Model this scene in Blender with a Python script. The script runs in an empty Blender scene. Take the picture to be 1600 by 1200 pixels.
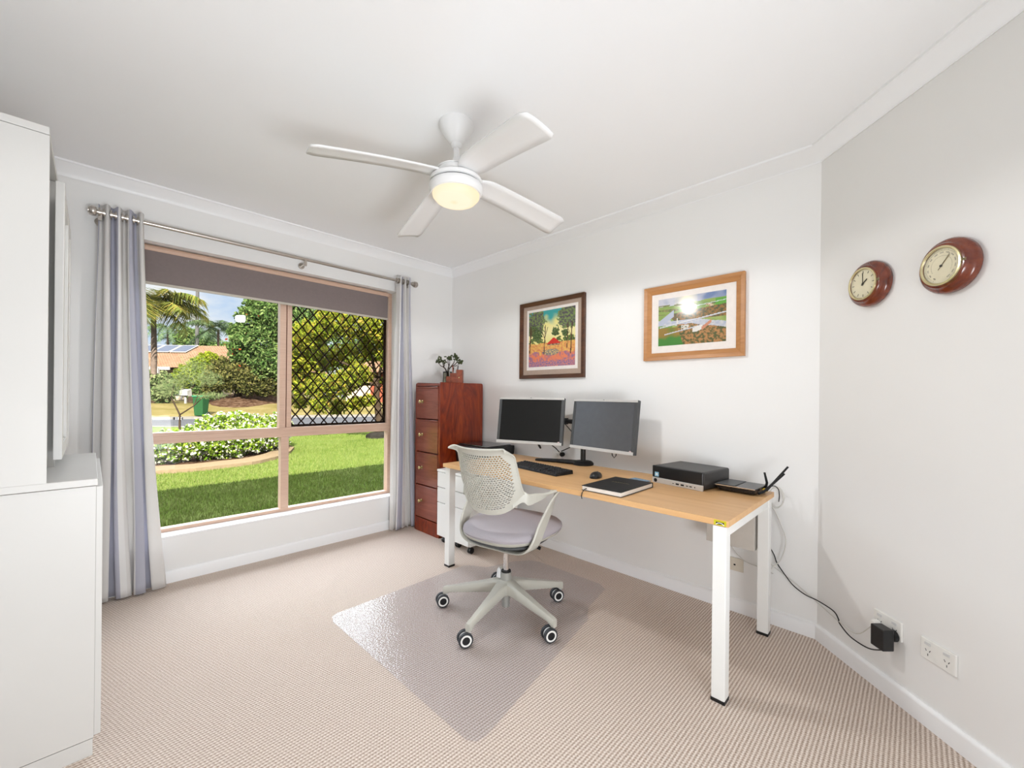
import bpy, bmesh, math, random
import numpy as np
from mathutils import Vector, Matrix, noise

random.seed(7)
RNG = np.random.default_rng(7)
COL = bpy.context.scene.collection
PI = math.pi
R = math.radians

# ------------------------------------------------------------------ helpers
class MB:
    """collects shapes, then links them as ONE mesh object"""
    def __init__(s, M=None):
        s.v, s.f, s.uv = [], [], []
        s.M = M or Matrix.Identity(4)
    def add(s, vs, fs, M=None):
        o = len(s.v)
        for p in vs:
            p = Vector(p)
            if M is not None: p = M @ p
            s.v.append(p)
        for f in fs: s.f.append(tuple(i + o for i in f))
        return s
    def box(s, a, b, M=None):
        x0, y0, z0 = a; x1, y1, z1 = b
        if x0 > x1: x0, x1 = x1, x0
        if y0 > y1: y0, y1 = y1, y0
        if z0 > z1: z0, z1 = z1, z0
        return s.add([(x0,y0,z0),(x1,y0,z0),(x1,y1,z0),(x0,y1,z0),(x0,y0,z1),(x1,y0,z1),(x1,y1,z1),(x0,y1,z1)],
                     [(3,2,1,0),(4,5,6,7),(0,1,5,4),(1,2,6,5),(2,3,7,6),(3,0,4,7)], M)
    def lathe(s, prof, n=32, M=None, caps=True, sx=1, sy=1, e=2.0):
        """profile [(r,z)...]; e is a superellipse exponent"""
        vs, fs = [], []
        for r, z in prof:
            for i in range(n):
                a = 2*PI*i/n; c, d = math.cos(a), math.sin(a)
                if e != 2: 
                    c = math.copysign(abs(c)**(2/e), c); d = math.copysign(abs(d)**(2/e), d)
                vs.append((r*c*sx, r*d*sy, z))
        m = len(prof)
        for j in range(m-1):
            for i in range(n):
                k = (i+1) % n
                fs.append((j*n+i, j*n+k, (j+1)*n+k, (j+1)*n+i))
        if caps:
            if prof[0][0] > 1e-5: fs.append(tuple(range(n))[::-1])
            if prof[-1][0] > 1e-5: fs.append(tuple(range((m-1)*n, m*n)))
        return s.add(vs, fs, M)
    def cyl(s, p0, p1, r0, r1=None, n=16):
        p0, p1 = Vector(p0), Vector(p1); r1 = r0 if r1 is None else r1
        d = p1-p0; L = d.length
        q = d.to_track_quat('Z', 'Y').to_matrix().to_4x4(); q.translation = p0
        return s.lathe([(r0, 0), (r1, L)], n, q)
    def tube(s, pts, r, n=8, close=True):
        pts = [Vector(p) for p in pts]; rs = r if isinstance(r, (list, tuple)) else [r]*len(pts)
        vs, fs = [], []; prev = None
        for i, p in enumerate(pts):
            t = (pts[min(i+1, len(pts)-1)] - pts[max(i-1, 0)])
            if t.length < 1e-9: t = Vector((0,0,1))
            t.normalize()
            if prev is None:
                a = Vector((0,0,1)) if abs(t.z) < .9 else Vector((1,0,0))
                u = t.cross(a).normalized()
            else:
                u = (prev - t*prev.dot(t))
                u = u.normalized() if u.length > 1e-6 else t.orthogonal().normalized()
            w = t.cross(u); prev = u
            for k in range(n):
                a = 2*PI*k/n
                vs.append(p + (u*math.cos(a) + w*math.sin(a))*rs[i])
        for i in range(len(pts)-1):
            for k in range(n):
                l = (k+1) % n
                fs.append((i*n+k, i*n+l, (i+1)*n+l, (i+1)*n+k))
        if close:
            fs.append(tuple(range(n))[::-1]); fs.append(tuple(range((len(pts)-1)*n, len(pts)*n)))
        return s.add(vs, fs)
    def ribbon(s, pts, wides, th):
        """swept flat bar: centre points, half-width vectors, thickness"""
        pts = [Vector(p) for p in pts]; wides = [Vector(w) for w in wides]
        vs, fs = [], []
        for i, p in enumerate(pts):
            t = (pts[min(i+1, len(pts)-1)] - pts[max(i-1, 0)]).normalized()
            w = wides[i]; nn = t.cross(w).normalized()*th/2
            vs += [p-w*.86-nn, p-w-nn*.2, p-w+nn*.2, p-w*.86+nn, p+w*.86+nn, p+w+nn*.2, p+w-nn*.2, p+w*.86-nn]
        m = 8
        for i in range(len(pts)-1):
            for k in range(m):
                l = (k+1) % m
                fs.append((i*m+k, i*m+l, (i+1)*m+l, (i+1)*m+k))
        fs.append(tuple(range(m))[::-1]); fs.append(tuple(range((len(pts)-1)*m, len(pts)*m)))
        return s.add(vs, fs)
    def prism(s, poly, z0, z1, M=None):
        n = len(poly)
        return s.add([(x, y, z0) for x, y in poly]+[(x, y, z1) for x, y in poly],
                     [tuple(range(n))[::-1], tuple(range(n, 2*n))]+[(i, (i+1) % n, (i+1) % n+n, i+n) for i in range(n)], M)
    def build(s, name, mat, parent=None, smooth=False, bevel=0, seg=2, loc=None, fix=True):
        me = bpy.data.meshes.new(name)
        me.from_pydata([tuple(s.M @ p) for p in s.v], [], s.f)
        if fix:
            bm = bmesh.new(); bm.from_mesh(me)
            bmesh.ops.recalc_face_normals(bm, faces=bm.faces); bm.to_mesh(me); bm.free()
        o = bpy.data.objects.new(name, me); COL.objects.link(o)
        if mat is not None: me.materials.append(mat)
        if smooth:
            me.polygons.foreach_set('use_smooth', [True]*len(me.polygons))
            try: me.set_sharp_from_angle(angle=R(40))
            except Exception: pass
        if bevel:
            b = o.modifiers.new('bevel', 'BEVEL'); b.width = bevel; b.segments = seg; b.limit_method = 'ANGLE'; b.angle_limit = R(50)
        if parent is not None:
            o.parent = parent
            anc = Vector((0,0,0)); p = parent
            while p is not None: anc += Vector(p.location); p = p.parent
            o.location = -anc
        return o

def thing(name, label, cat, loc=(0,0,0), group=None, kind=None):
    o = bpy.data.objects.new(name, None); COL.objects.link(o); o.location = loc
    o.empty_display_size = .1
    o['label'] = label; o['category'] = cat
    if group: o['group'] = group
    if kind: o['kind'] = kind
    return o
def tag(o, label, cat, group=None, kind=None):
    o['label'] = label; o['category'] = cat
    if group: o['group'] = group
    if kind: o['kind'] = kind
    return o
def struct(o, label=None, cat=None):
    o['kind'] = 'structure'
    if label: o['label'] = label
    if cat: o['category'] = cat
    return o
def copy_tree(o, parent=None):
    c = o.copy(); COL.objects.link(c); c.parent = parent
    for ch in o.children: copy_tree(ch, c)
    return c
def text(string, size, M, mat, name, parent, ext=.0006, align='CENTER', shear=0):
    cu = bpy.data.curves.new(name, 'FONT'); cu.body = string; cu.size = size; cu.extrude = ext
    cu.align_x = align; cu.align_y = 'CENTER'; cu.shear = shear; cu.resolution_u = 3
    tmp = bpy.data.objects.new('tmp', cu); COL.objects.link(tmp)
    bpy.context.view_layer.update()
    me = bpy.data.meshes.new_from_object(tmp.evaluated_get(bpy.context.evaluated_depsgraph_get()))
    bpy.data.objects.remove(tmp)
    b = MB(M); b.add([v.co for v in me.vertices], [tuple(p.vertices) for p in me.polygons])
    return b.build(name, mat, parent, fix=False)

# ------------------------------------------------------------------ materials
def newmat(name):
    m = bpy.data.materials.new(name); m.use_nodes = True
    nt = m.node_tree
    return m, nt, nt.nodes['Principled BSDF']
def N(nt, typ, **kw):
    n = nt.nodes.new(typ)
    for k, v in kw.items():
        if k in n.inputs: n.inputs[k].default_value = v
        else: setattr(n, k, v)
    return n
def lk(nt, a, b): nt.links.new(a, b)
def c4(c): return (c[0], c[1], c[2], 1)
def srgb(r, g, b):
    f = lambda x: (x/255/12.92) if x/255 <= .04045 else ((x/255+.055)/1.055)**2.4
    return (f(r), f(g), f(b))
def ramp(nt, stops):
    r = nt.nodes.new('ShaderNodeValToRGB'); e = r.color_ramp.elements
    while len(e) < len(stops): e.new(.5)
    for k, (p, c) in zip(e, stops): k.position = p; k.color = c4(c)
    return r
def plain(name, col, rough=.5, metal=0, var=.03, scale=30, bump=0, bscale=200, spec=.5, coat=0):
    m, nt, b = newmat(name)
    b.inputs['Roughness'].default_value = rough; b.inputs['Metallic'].default_value = metal
    b.inputs['Specular IOR Level'].default_value = spec
    b.inputs['Coat Weight'].default_value = coat; b.inputs['Coat Roughness'].default_value = .08
    tc = N(nt, 'ShaderNodeTexCoord'); no = N(nt, 'ShaderNodeTexNoise', Scale=scale, Detail=3.0)
    lk(nt, tc.outputs['Object'], no.inputs['Vector'])
    lo = tuple(x*(1-var) for x in col); hi = tuple(min(1, x*(1+var)) for x in col)
    r = ramp(nt, [(.3, lo), (.7, hi)]); lk(nt, no.outputs['Fac'], r.inputs['Fac']); lk(nt, r.outputs['Color'], b.inputs['Base Color'])
    if bump:
        n2 = N(nt, 'ShaderNodeTexNoise', Scale=bscale, Detail=2.0); lk(nt, tc.outputs['Object'], n2.inputs['Vector'])
        bp = N(nt, 'ShaderNodeBump', Strength=bump, Distance=.002); lk(nt, n2.outputs['Fac'], bp.inputs['Height']); lk(nt, bp.outputs['Normal'], b.inputs['Normal'])
    return m
def wood(name, c0, c1, axis=1, scale=6, rough=.35, stretch=12, coat=0, c2=None, dist=2.0):
    m, nt, b = newmat(name)
    tc = N(nt, 'ShaderNodeTexCoord'); mp = N(nt, 'ShaderNodeMapping')
    sc = [scale*stretch/4]*3; sc[axis] = scale/4
    mp.inputs['Scale'].default_value = sc
    lk(nt, tc.outputs['Object'], mp.inputs['Vector'])
    n1 = N(nt, 'ShaderNodeTexNoise', Scale=1.6, Detail=7.0, Roughness=.62, Distortion=dist); lk(nt, mp.outputs['Vector'], n1.inputs['Vector'])
    st = [(.28, c0), (.72, c1)] if c2 is None else [(.25, c0), (.5, c1), (.75, c2)]
    r = ramp(nt, st); lk(nt, n1.outputs['Fac'], r.inputs['Fac']); lk(nt, r.outputs['Color'], b.inputs['Base Color'])
    b.inputs['Roughness'].default_value = rough; b.inputs['Coat Weight'].default_value = coat; b.inputs['Coat Roughness'].default_value = .12
    return m
def vcol_mat(name, rough=.5, spec=.3):
    m, nt, b = newmat(name)
    a = N(nt, 'ShaderNodeVertexColor'); a.layer_name = 'Col'
    lk(nt, a.outputs['Color'], b.inputs['Base Color']); b.inputs['Roughness'].default_value = rough
    b.inputs['Specular IOR Level'].default_value = spec
    return m
def leaf_mat(name, stops, trans=.35, rough=.5):
    m, nt, b = newmat(name)
    g = N(nt, 'ShaderNodeNewGeometry'); r = ramp(nt, stops); lk(nt, g.outputs['Random Per Island'], r.inputs['Fac'])
    lk(nt, r.outputs['Color'], b.inputs['Base Color']); b.inputs['Roughness'].default_value = rough
    t = N(nt, 'ShaderNodeBsdfTranslucent'); lk(nt, r.outputs['Color'], t.inputs['Color'])
    mx = N(nt, 'ShaderNodeMixShader', Fac=trans); lk(nt, b.outputs[0], mx.inputs[1]); lk(nt, t.outputs[0], mx.inputs[2])
    lk(nt, mx.outputs[0], nt.nodes['Material Output'].inputs['Surface'])
    return m
def glass_mat(name, tint=(1,1,1), gloss=.06, rough=0.0, body=0.0, bodycol=(.8,.8,.85), bump=0, fres=1.45):
    """thin clear sheet: see-through with a Fresnel reflection"""
    m, nt, b = newmat(name); nt.nodes.remove(b)
    t = N(nt, 'ShaderNodeBsdfTransparent', Color=c4(tint)); g = N(nt, 'ShaderNodeBsdfGlossy', Roughness=rough)
    f = N(nt, 'ShaderNodeFresnel', IOR=fres); mx = N(nt, 'ShaderNodeMixShader')
    ge = N(nt, 'ShaderNodeNewGeometry'); inv = N(nt, 'ShaderNodeMath', operation='SUBTRACT'); inv.inputs[0].default_value = 1; lk(nt, ge.outputs['Backfacing'], inv.inputs[1])
    fm = N(nt, 'ShaderNodeMath', operation='MULTIPLY'); lk(nt, f.outputs[0], fm.inputs[0]); lk(nt, inv.outputs[0], fm.inputs[1])
    lk(nt, fm.outputs[0], mx.inputs[0]); lk(nt, t.outputs[0], mx.inputs[1]); lk(nt, g.outputs[0], mx.inputs[2])
    out = mx
    if body:
        d = N(nt, 'ShaderNodeBsdfDiffuse', Color=c4(bodycol)); m2 = N(nt, 'ShaderNodeMixShader', Fac=body)
        lk(nt, mx.outputs[0], m2.inputs[1]); lk(nt, d.outputs[0], m2.inputs[2]); out = m2
    if bump:
        tc = N(nt, 'ShaderNodeTexCoord'); vo = N(nt, 'ShaderNodeTexVoronoi', Scale=90.0); lk(nt, tc.outputs['Object'], vo.inputs['Vector'])
        bp = N(nt, 'ShaderNodeBump', Strength=bump, Distance=.002); lk(nt, vo.outputs['Distance'], bp.inputs['Height'])
        lk(nt, bp.outputs['Normal'], g.inputs['Normal'])
    lk(nt, out.outputs[0], nt.nodes['Material Output'].inputs['Surface'])
    return m
def emis(name, col, st):
    m, nt, b = newmat(name)
    b.inputs['Base Color'].default_value = c4(col); b.inputs['Emission Color'].default_value = c4(col); b.inputs['Emission Strength'].default_value = st
    return m

M_WALL = plain('wall_paint', (.86,.855,.845), .7, var=.006, scale=3, bump=.05, bscale=400, spec=.2)
M_CEIL = plain('ceiling_paint', (.91,.915,.925), .8, var=.004, scale=3, spec=.1)
M_TRIM = plain('trim_gloss_white', (.91,.915,.925), .35, var=.004)
M_ALU = wood('salmon_window_frame', srgb(196,163,143), srgb(214,182,160), 0, 8, .45, 30)
M_ALUD = plain('window_gasket', srgb(120,90,70), .5)
M_BRONZE = plain('bronze_grille', srgb(60,44,36), .45, .2)
M_GRILLE = plain('dark_bronze_mesh', srgb(92,68,54), .5)
M_BLIND = plain('blind_fabric', srgb(128,116,114), .8, var=.03, scale=60, bump=.2, bscale=600)
M_RAIL = plain('blind_rail', srgb(190,182,170), .5)
M_NICKEL = plain('brushed_nickel', (.52,.48,.44), .28, 1.0)
M_LAM = plain('white_laminate', (.64,.63,.61), .4, var=.01, scale=4)
M_LAME = plain('dark_gap', srgb(90,86,70), .6)
M_STEELW = plain('white_powdercoat', (.83,.83,.81), .35, var=.004)
M_OAK = wood('oak_laminate', srgb(205,158,106), srgb(226,182,130), 1, 3.2, .42, 14, dist=.6)
M_OAKE = wood('oak_edge', srgb(200,152,100), srgb(214,170,120), 1, 3, .45, 14, dist=.6)
M_BLACK = plain('black_plastic', (.008,.008,.009), .34, var=.1)
M_BLACKM = plain('black_matt', (.010,.010,.011), .55, var=.1, spec=.3)
M_GREYD = plain('dark_grey_plastic', (.06,.063,.066), .45)
M_GREYM = plain('mid_grey_plastic', srgb(150,150,146), .45)
M_SILVER = plain('silver_plastic', srgb(205,203,200), .3, .25)
M_SCREEN = plain('monitor_panel', (.005,.005,.005), .30, var=.05, spec=.4)
M_SCREENREFL = plain('monitor_panel_painted_refl', (.07,.073,.08), .22, var=.05, spec=1.0)  # grey reflection of the room put into the base colour
M_CHAIR = plain('chair_shell', srgb(190,188,178), .42, var=.01)
M_SEAT = plain('seat_fabric', srgb(172,166,172), .85, var=.05, scale=300, bump=.35, bscale=900)
M_CHROME = plain('chrome', (.75,.75,.75), .12, 1.0)
M_CYL = plain('grey_cylinder', srgb(165,165,160), .35, .3)
M_CWHITE = plain('caster_white', srgb(215,215,215), .35)
M_TYRE = plain('caster_tyre', srgb(48,50,54), .6)
M_CABLEW = plain('white_cable', srgb(208,206,200), .45)
M_OUTLET = plain('outlet_white', srgb(238,237,233), .35)
M_PLATE = plain('cream_plate', srgb(214,205,190), .4)
M_MAHOG = wood('mahogany_side', srgb(70,18,6), srgb(122,40,12), 2, 5, .3, 4, .25, srgb(156,66,24), dist=4.0)
M_MAHF = wood('mahogany_front', srgb(110,48,32), srgb(146,80,60), 1, 5, .28, 8, .3)
M_BRASS = plain('antique_brass', srgb(190,170,120), .25, .8)
M_FRAMED = wood('dark_frame_wood', srgb(62,36,22), srgb(100,62,38), 1, 6, .35, 10)
M_FRAMEO = wood('oak_frame_wood', srgb(168,112,60), srgb(192,136,80), 1, 6, .4, 10)
M_MATT = plain('taupe_mount', srgb(176,154,138), .8, var=.05, scale=80)
M_MATW = plain('white_mount', srgb(238,230,224), .8)
M_CLOCKW = wood('clock_wood', srgb(72,24,8), srgb(108,42,16), 0, 8, .2, 5, .5, srgb(132,58,22))
M_DIAL = plain('ivory_dial', srgb(228,220,192), .5)
M_INK = plain('dial_ink', srgb(40,36,30), .5)
M_INKG = plain('pale_ink', srgb(120,110,80), .5)
M_GLASS = glass_mat('window_glass', (.97,.98,.975), fres=1.28)
M_GLASSP = glass_mat('picture_glass', (1,1,1), rough=.13, fres=1.3)
M_MATP = glass_mat('chair_mat_plastic', (.965,.965,.975), rough=.16, body=.04, bodycol=(.75,.75,.82), bump=.5, fres=1.55)
M_VASE = glass_mat('vase_glass', (.80,.80,.74), fres=1.5)
M_PAPER = plain('paper_edge', srgb(232,226,218), .7)
M_YELLOW = plain('yellow_sticker', srgb(196,186,30), .5, var=.15)
M_BLUE = plain('pale_blue_sticker', srgb(150,200,225), .4)
M_COAST = plain('blue_card', srgb(120,150,175), .5, var=.25, scale=80)
M_FANW = plain('fan_white', (.84,.84,.84), .35, var=.004)
M_DIFF = emis('lamp_diffuser', (1,.86,.62), .88)
_nt = M_DIFF.node_tree; _tc = N(_nt, 'ShaderNodeTexCoord'); _mp = N(_nt, 'ShaderNodeMapping'); _mp.inputs['Location'].default_value = (1.362,1.798,0)
_g = N(_nt, 'ShaderNodeTexGradient', gradient_type='SPHERICAL'); _mp.inputs['Scale'].default_value = (1,1,0)
_m2 = N(_nt, 'ShaderNodeVectorMath', operation='MULTIPLY'); _m2.inputs[1].default_value = (6.5,6.5,0)
_r = ramp(_nt, [(0, (1,.66,.34)), (.3, (1,.80,.50)), (.55, (1,.90,.68)), (.86, (1,.90,.68)), (1, (1,.80,.52))])
lk(_nt, _tc.outputs['Object'], _mp.inputs[0]); lk(_nt, _mp.outputs[0], _m2.inputs[0]); lk(_nt, _m2.outputs[0], _g.inputs[0]); lk(_nt, _g.outputs['Fac'], _r.inputs['Fac'])
lk(_nt, _r.outputs['Color'], _nt.nodes['Principled BSDF'].inputs['Emission Color']); lk(_nt, _r.outputs['Color'], _nt.nodes['Principled BSDF'].inputs['Base Color']) if False else None
_nt.nodes['Principled BSDF'].inputs['Base Color'].default_value = (.18,.15,.11,1)

def carpet():
    m, nt, b = newmat('loop_carpet')
    tc = N(nt, 'ShaderNodeTexCoord')
    sep = N(nt, 'ShaderNodeSeparateXYZ'); lk(nt, tc.outputs['Object'], sep.inputs[0])
    nz = N(nt, 'ShaderNodeTexNoise', Scale=45.0, Detail=2.0); lk(nt, tc.outputs['Object'], nz.inputs['Vector'])
    def math_(op, a, c, v2=None):
        n = N(nt, 'ShaderNodeMath', operation=op)
        for i, q in enumerate((a, c)):
            if isinstance(q, (int, float)): n.inputs[i].default_value = q
            else: lk(nt, q, n.inputs[i])
        return n.outputs[0]
    wob = math_('MULTIPLY', math_('SUBTRACT', nz.outputs['Fac'], .5), 1.6)
    ry = math_('SINE', math_('ADD', math_('MULTIPLY', sep.outputs['Y'], 2*PI/.0125), wob), 0)
    # each rib's loops are staggered against its neighbour
    rowi = math_('FLOOR', math_('MULTIPLY', sep.outputs['Y'], 1/.0125), 0)
    ph = math_('MULTIPLY', rowi, 2.1)
    rx = math_('SINE', math_('ADD', math_('ADD', math_('MULTIPLY', sep.outputs['X'], 2*PI/.011), ph), wob), 0)
    h = math_('ADD', math_('MULTIPLY', ry, .68), math_('MULTIPLY', rx, .34))
    n2 = N(nt, 'ShaderNodeTexNoise', Scale=160.0, Detail=2.0); lk(nt, tc.outputs['Object'], n2.inputs['Vector'])
    h2 = math_('ADD', h, math_('MULTIPLY', math_('SUBTRACT', n2.outputs['Fac'], .5), 1.6))
    r = ramp(nt, [(.0, srgb(150,131,116)), (.42, srgb(197,179,165)), (.7, srgb(222,208,197)), (1, srgb(240,230,221))])
    lk(nt, math_('ADD', math_('MULTIPLY', h2, .42), .5), r.inputs['Fac']); lk(nt, r.outputs['Color'], b.inputs['Base Color'])
    bp = N(nt, 'ShaderNodeBump', Strength=.35, Distance=.004); lk(nt, h, bp.inputs['Height']); lk(nt, bp.outputs['Normal'], b.inputs['Normal'])
    b.inputs['Roughness'].default_value = .95; b.inputs['Specular IOR Level'].default_value = .1
    b.inputs['Sheen Weight'].default_value = .15
    return m
M_CARPET = carpet()

def curtain_mat():
    m, nt, b = newmat('striped_curtain')
    uv = N(nt, 'ShaderNodeUVMap'); uv.uv_map = 'UVMap'
    sep = N(nt, 'ShaderNodeSeparateXYZ'); lk(nt, uv.outputs[0], sep.inputs[0])
    fr = N(nt, 'ShaderNodeMath', operation='FRACT'); mu = N(nt, 'ShaderNodeMath', operation='MULTIPLY'); mu.inputs[1].default_value = 1/.215
    lk(nt, sep.outputs['X'], mu.inputs[0]); lk(nt, mu.outputs[0], fr.inputs[0])
    r = ramp(nt, [(0, srgb(210,210,221)), (.40, srgb(210,210,221)), (.405, srgb(252,251,250)), (.44, srgb(252,251,250)), (.445, srgb(240,238,236)), (.95, srgb(240,238,236)), (.955, srgb(252,251,250))])
    r.color_ramp.interpolation = 'CONSTANT'
    lk(nt, fr.outputs[0], r.inputs['Fac'])
    tc = N(nt, 'ShaderNodeTexCoord'); wv = N(nt, 'ShaderNodeTexNoise', Scale=420.0, Detail=1.0); lk(nt, tc.outputs['Object'], wv.inputs['Vector'])
    bp = N(nt, 'ShaderNodeBump', Strength=.15, Distance=.001); lk(nt, wv.outputs['Fac'], bp.inputs['Height']); lk(nt, bp.outputs['Normal'], b.inputs['Normal'])
    lk(nt, r.outputs['Color'], b.inputs['Base Color']); b.inputs['Roughness'].default_value = .85; b.inputs['Specular IOR Level'].default_value = .1
    t = N(nt, 'ShaderNodeBsdfTranslucent'); lk(nt, r.outputs['Color'], t.inputs['Color'])
    mx = N(nt, 'ShaderNodeMixShader', Fac=.35); lk(nt, b.outputs[0], mx.inputs[1]); lk(nt, t.outputs[0], mx.inputs[2])
    lk(nt, mx.outputs[0], nt.nodes['Material Output'].inputs['Surface'])
    return m
M_CURT = curtain_mat()

# exterior materials
def grass_mat(name, c0, c1, c2, s1=3.0, s2=60.0):
    m, nt, b = newmat(name)
    tc = N(nt, 'ShaderNodeTexCoord')
    a = N(nt, 'ShaderNodeTexNoise', Scale=s1, Detail=4.0); c = N(nt, 'ShaderNodeTexNoise', Scale=s2, Detail=4.0, Roughness=.7)
    lk(nt, tc.outputs['Object'], a.inputs['Vector']); lk(nt, tc.outputs['Object'], c.inputs['Vector'])
    ad = N(nt, 'ShaderNodeMath', operation='ADD'); mu = N(nt, 'ShaderNodeMath', operation='MULTIPLY'); mu.inputs[1].default_value = .5
    lk(nt, a.outputs['Fac'], ad.inputs[0]); lk(nt, c.outputs['Fac'], ad.inputs[1]); lk(nt, ad.outputs[0], mu.inputs[0])
    r = ramp(nt, [(.36, c0), (.5, c1), (.64, c2)]); lk(nt, mu.outputs[0], r.inputs['Fac']); lk(nt, r.outputs['Color'], b.inputs['Base Color'])
    bp = N(nt, 'ShaderNodeBump', Strength=.9, Distance=.03); lk(nt, c.outputs['Fac'], bp.inputs['Height']); lk(nt, bp.outputs['Normal'], b.inputs['Normal'])
    b.inputs['Roughness'].default_value = .9; b.inputs['Specular IOR Level'].default_value = .1
    return m
M_LAWN = grass_mat('lawn_soil', srgb(120,150,62), srgb(150,176,84), srgb(186,200,118), 1.2, 30)
M_BLADE = leaf_mat('grass_blades', [(0, srgb(136,164,66)), (.5, srgb(180,202,100)), (1, srgb(214,222,138))], .3, .6)
M_VERGE = grass_mat('dry_verge', srgb(150,140,78), srgb(190,172,110), srgb(216,196,140), .8, 12)
M_MULCH = grass_mat('bark_mulch', srgb(70,50,38), srgb(130,98,76), srgb(190,158,130), 4, 22)
M_ROAD = plain('asphalt', srgb(140,140,144), .85, var=.08, scale=40)
M_KERB = plain('kerb_concrete', srgb(205,198,188), .85, var=.08, scale=8)
M_EDGE = plain('garden_edging', srgb(214,186,150), .85, var=.1, scale=20)
M_BARK = plain('tree_bark', srgb(110,92,76), .9, var=.3, scale=8, bump=.5, bscale=20)
M_PALMT = plain('palm_trunk', srgb(140,122,110), .9, var=.2, scale=6)
M_ROCK = plain('dark_rock', srgb(80,76,70), .9, var=.3, scale=8)
M_BRICK = plain('cream_render', srgb(226,206,178), .85, var=.05, scale=4)
M_REDBRICK = plain('red_brick', srgb(176,96,74), .85, var=.15, scale=30)
M_DGLASS = plain('dark_house_glass', srgb(50,56,60), .15)
M_LEAFH = leaf_mat('hedge_leaves', [(0, srgb(84,128,30)), (.45, srgb(150,190,50)), (1, srgb(206,226,96))], .35)
M_FLOWER = leaf_mat('white_blossom', [(0, srgb(244,242,214)), (1, srgb(255,250,232))], .2)
M_LEAFY = leaf_mat('golden_leaves', [(0, srgb(104,128,40)), (.35, srgb(160,176,54)), (.8, srgb(208,204,76)), (1, srgb(212,172,84))], .45)
M_LEAFD = leaf_mat('dark_tree_leaves', [(0, srgb(66,98,50)), (.5, srgb(112,144,76)), (1, srgb(174,194,120))], .35)
M_LEAFO = leaf_mat('olive_shrub_leaves', [(0, srgb(66,74,36)), (.5, srgb(110,112,60)), (1, srgb(160,152,92))], .3)
M_LEAFL = leaf_mat('lime_shrub_leaves', [(0, srgb(120,150,36)), (1, srgb(204,214,70))], .4)
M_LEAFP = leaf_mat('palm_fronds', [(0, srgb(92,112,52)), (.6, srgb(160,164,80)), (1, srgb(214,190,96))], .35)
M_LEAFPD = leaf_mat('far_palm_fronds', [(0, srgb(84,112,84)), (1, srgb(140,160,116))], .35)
M_LEAFF = leaf_mat('feathery_leaves', [(0, srgb(120,150,90)), (1, srgb(190,196,140))], .4)
M_RED = leaf_mat('orange_blossom', [(0, srgb(222,84,50)), (1, srgb(240,140,80))], .3)
M_BIN = plain('bin_green', srgb(74,132,82), .5)
M_BINL = plain('bin_lid_green', srgb(96,190,140), .5)
M_POLE = plain('pole_grey', srgb(150,148,146), .7)
M_PV = plain('solar_panel', srgb(84,92,116), .2, .2, var=.1, scale=2)
M_FASCIA = plain('white_fascia', srgb(235,230,222), .5)
M_PLANT = plain('succulent_green', srgb(62,74,38), .5, var=.3, scale=60)
M_STEM = plain('succulent_stem', srgb(60,48,38), .7)
M_CADDY = wood('caddy_wood', srgb(110,48,28), srgb(150,74,44), 1, 8, .4, 8)
def tile_mat():
    m, nt, b = newmat('terracotta_tiles')
    tc = N(nt, 'ShaderNodeTexCoord'); mp = N(nt, 'ShaderNodeMapping'); lk(nt, tc.outputs['Object'], mp.inputs[0])
    mp.inputs['Scale'].default_value = (1.5, 1.2, 1.5)
    bk = N(nt, 'ShaderNodeTexBrick', Scale=1.0); bk.inputs['Color1'].default_value = c4(srgb(206,162,130)); bk.inputs['Color2'].default_value = c4(srgb(224,188,154)); bk.inputs['Mortar'].default_value = c4(srgb(130,92,72))
    bk.inputs['Mortar Size'].default_value = .045
    lk(nt, mp.outputs[0], bk.inputs['Vector']); lk(nt, bk.outputs['Color'], b.inputs['Base Color']); b.inputs['Roughness'].default_value = .8
    return m
M_TILE = tile_mat()

# daylight outside is strong, so the outdoor reflectances are kept at real-life levels (grass about 0.1)
for m_ in (M_LAWN,M_BLADE,M_GRILLE,M_VERGE,M_MULCH,M_ROAD,M_KERB,M_EDGE,M_BARK,M_PALMT,M_ROCK,M_BRICK,M_REDBRICK,M_LEAFH,M_FLOWER,M_LEAFY,M_LEAFD,M_LEAFO,M_LEAFL,M_LEAFP,M_LEAFPD,M_LEAFF,M_RED,M_BIN,M_BINL,M_POLE,M_PV,M_FASCIA,M_TILE):
    for nd in m_.node_tree.nodes:
        if nd.type == 'VALTORGB':
            
                kk = .22 if m_.name in ('lawn_soil','grass_blades','white_fascia') else .33 if m_.name.split('.')[0] in ('golden_leaves','hedge_leaves','lime_shrub_leaves','palm_fronds','feathery_leaves','white_blossom','dark_tree_leaves','olive_shrub_leaves','orange_blossom','far_palm_fronds','palm_trunk','terracotta_tiles','cream_render','red_brick','white_fascia','lawn_soil','grass_blades') else .18
                for e in nd.color_ramp.elements: e.color = (e.color[0]*kk, e.color[1]*kk, e.color[2]*kk, 1)
        if nd.type == 'TEX_BRICK':
            for q in ('Color1','Color2','Mortar'): nd.inputs[q].default_value = tuple(x*.21 for x in nd.inputs[q].default_value[:3])+(1,)
        if nd.type == 'BSDF_PRINCIPLED': nd.inputs['Specular IOR Level'].default_value = 0

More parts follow.
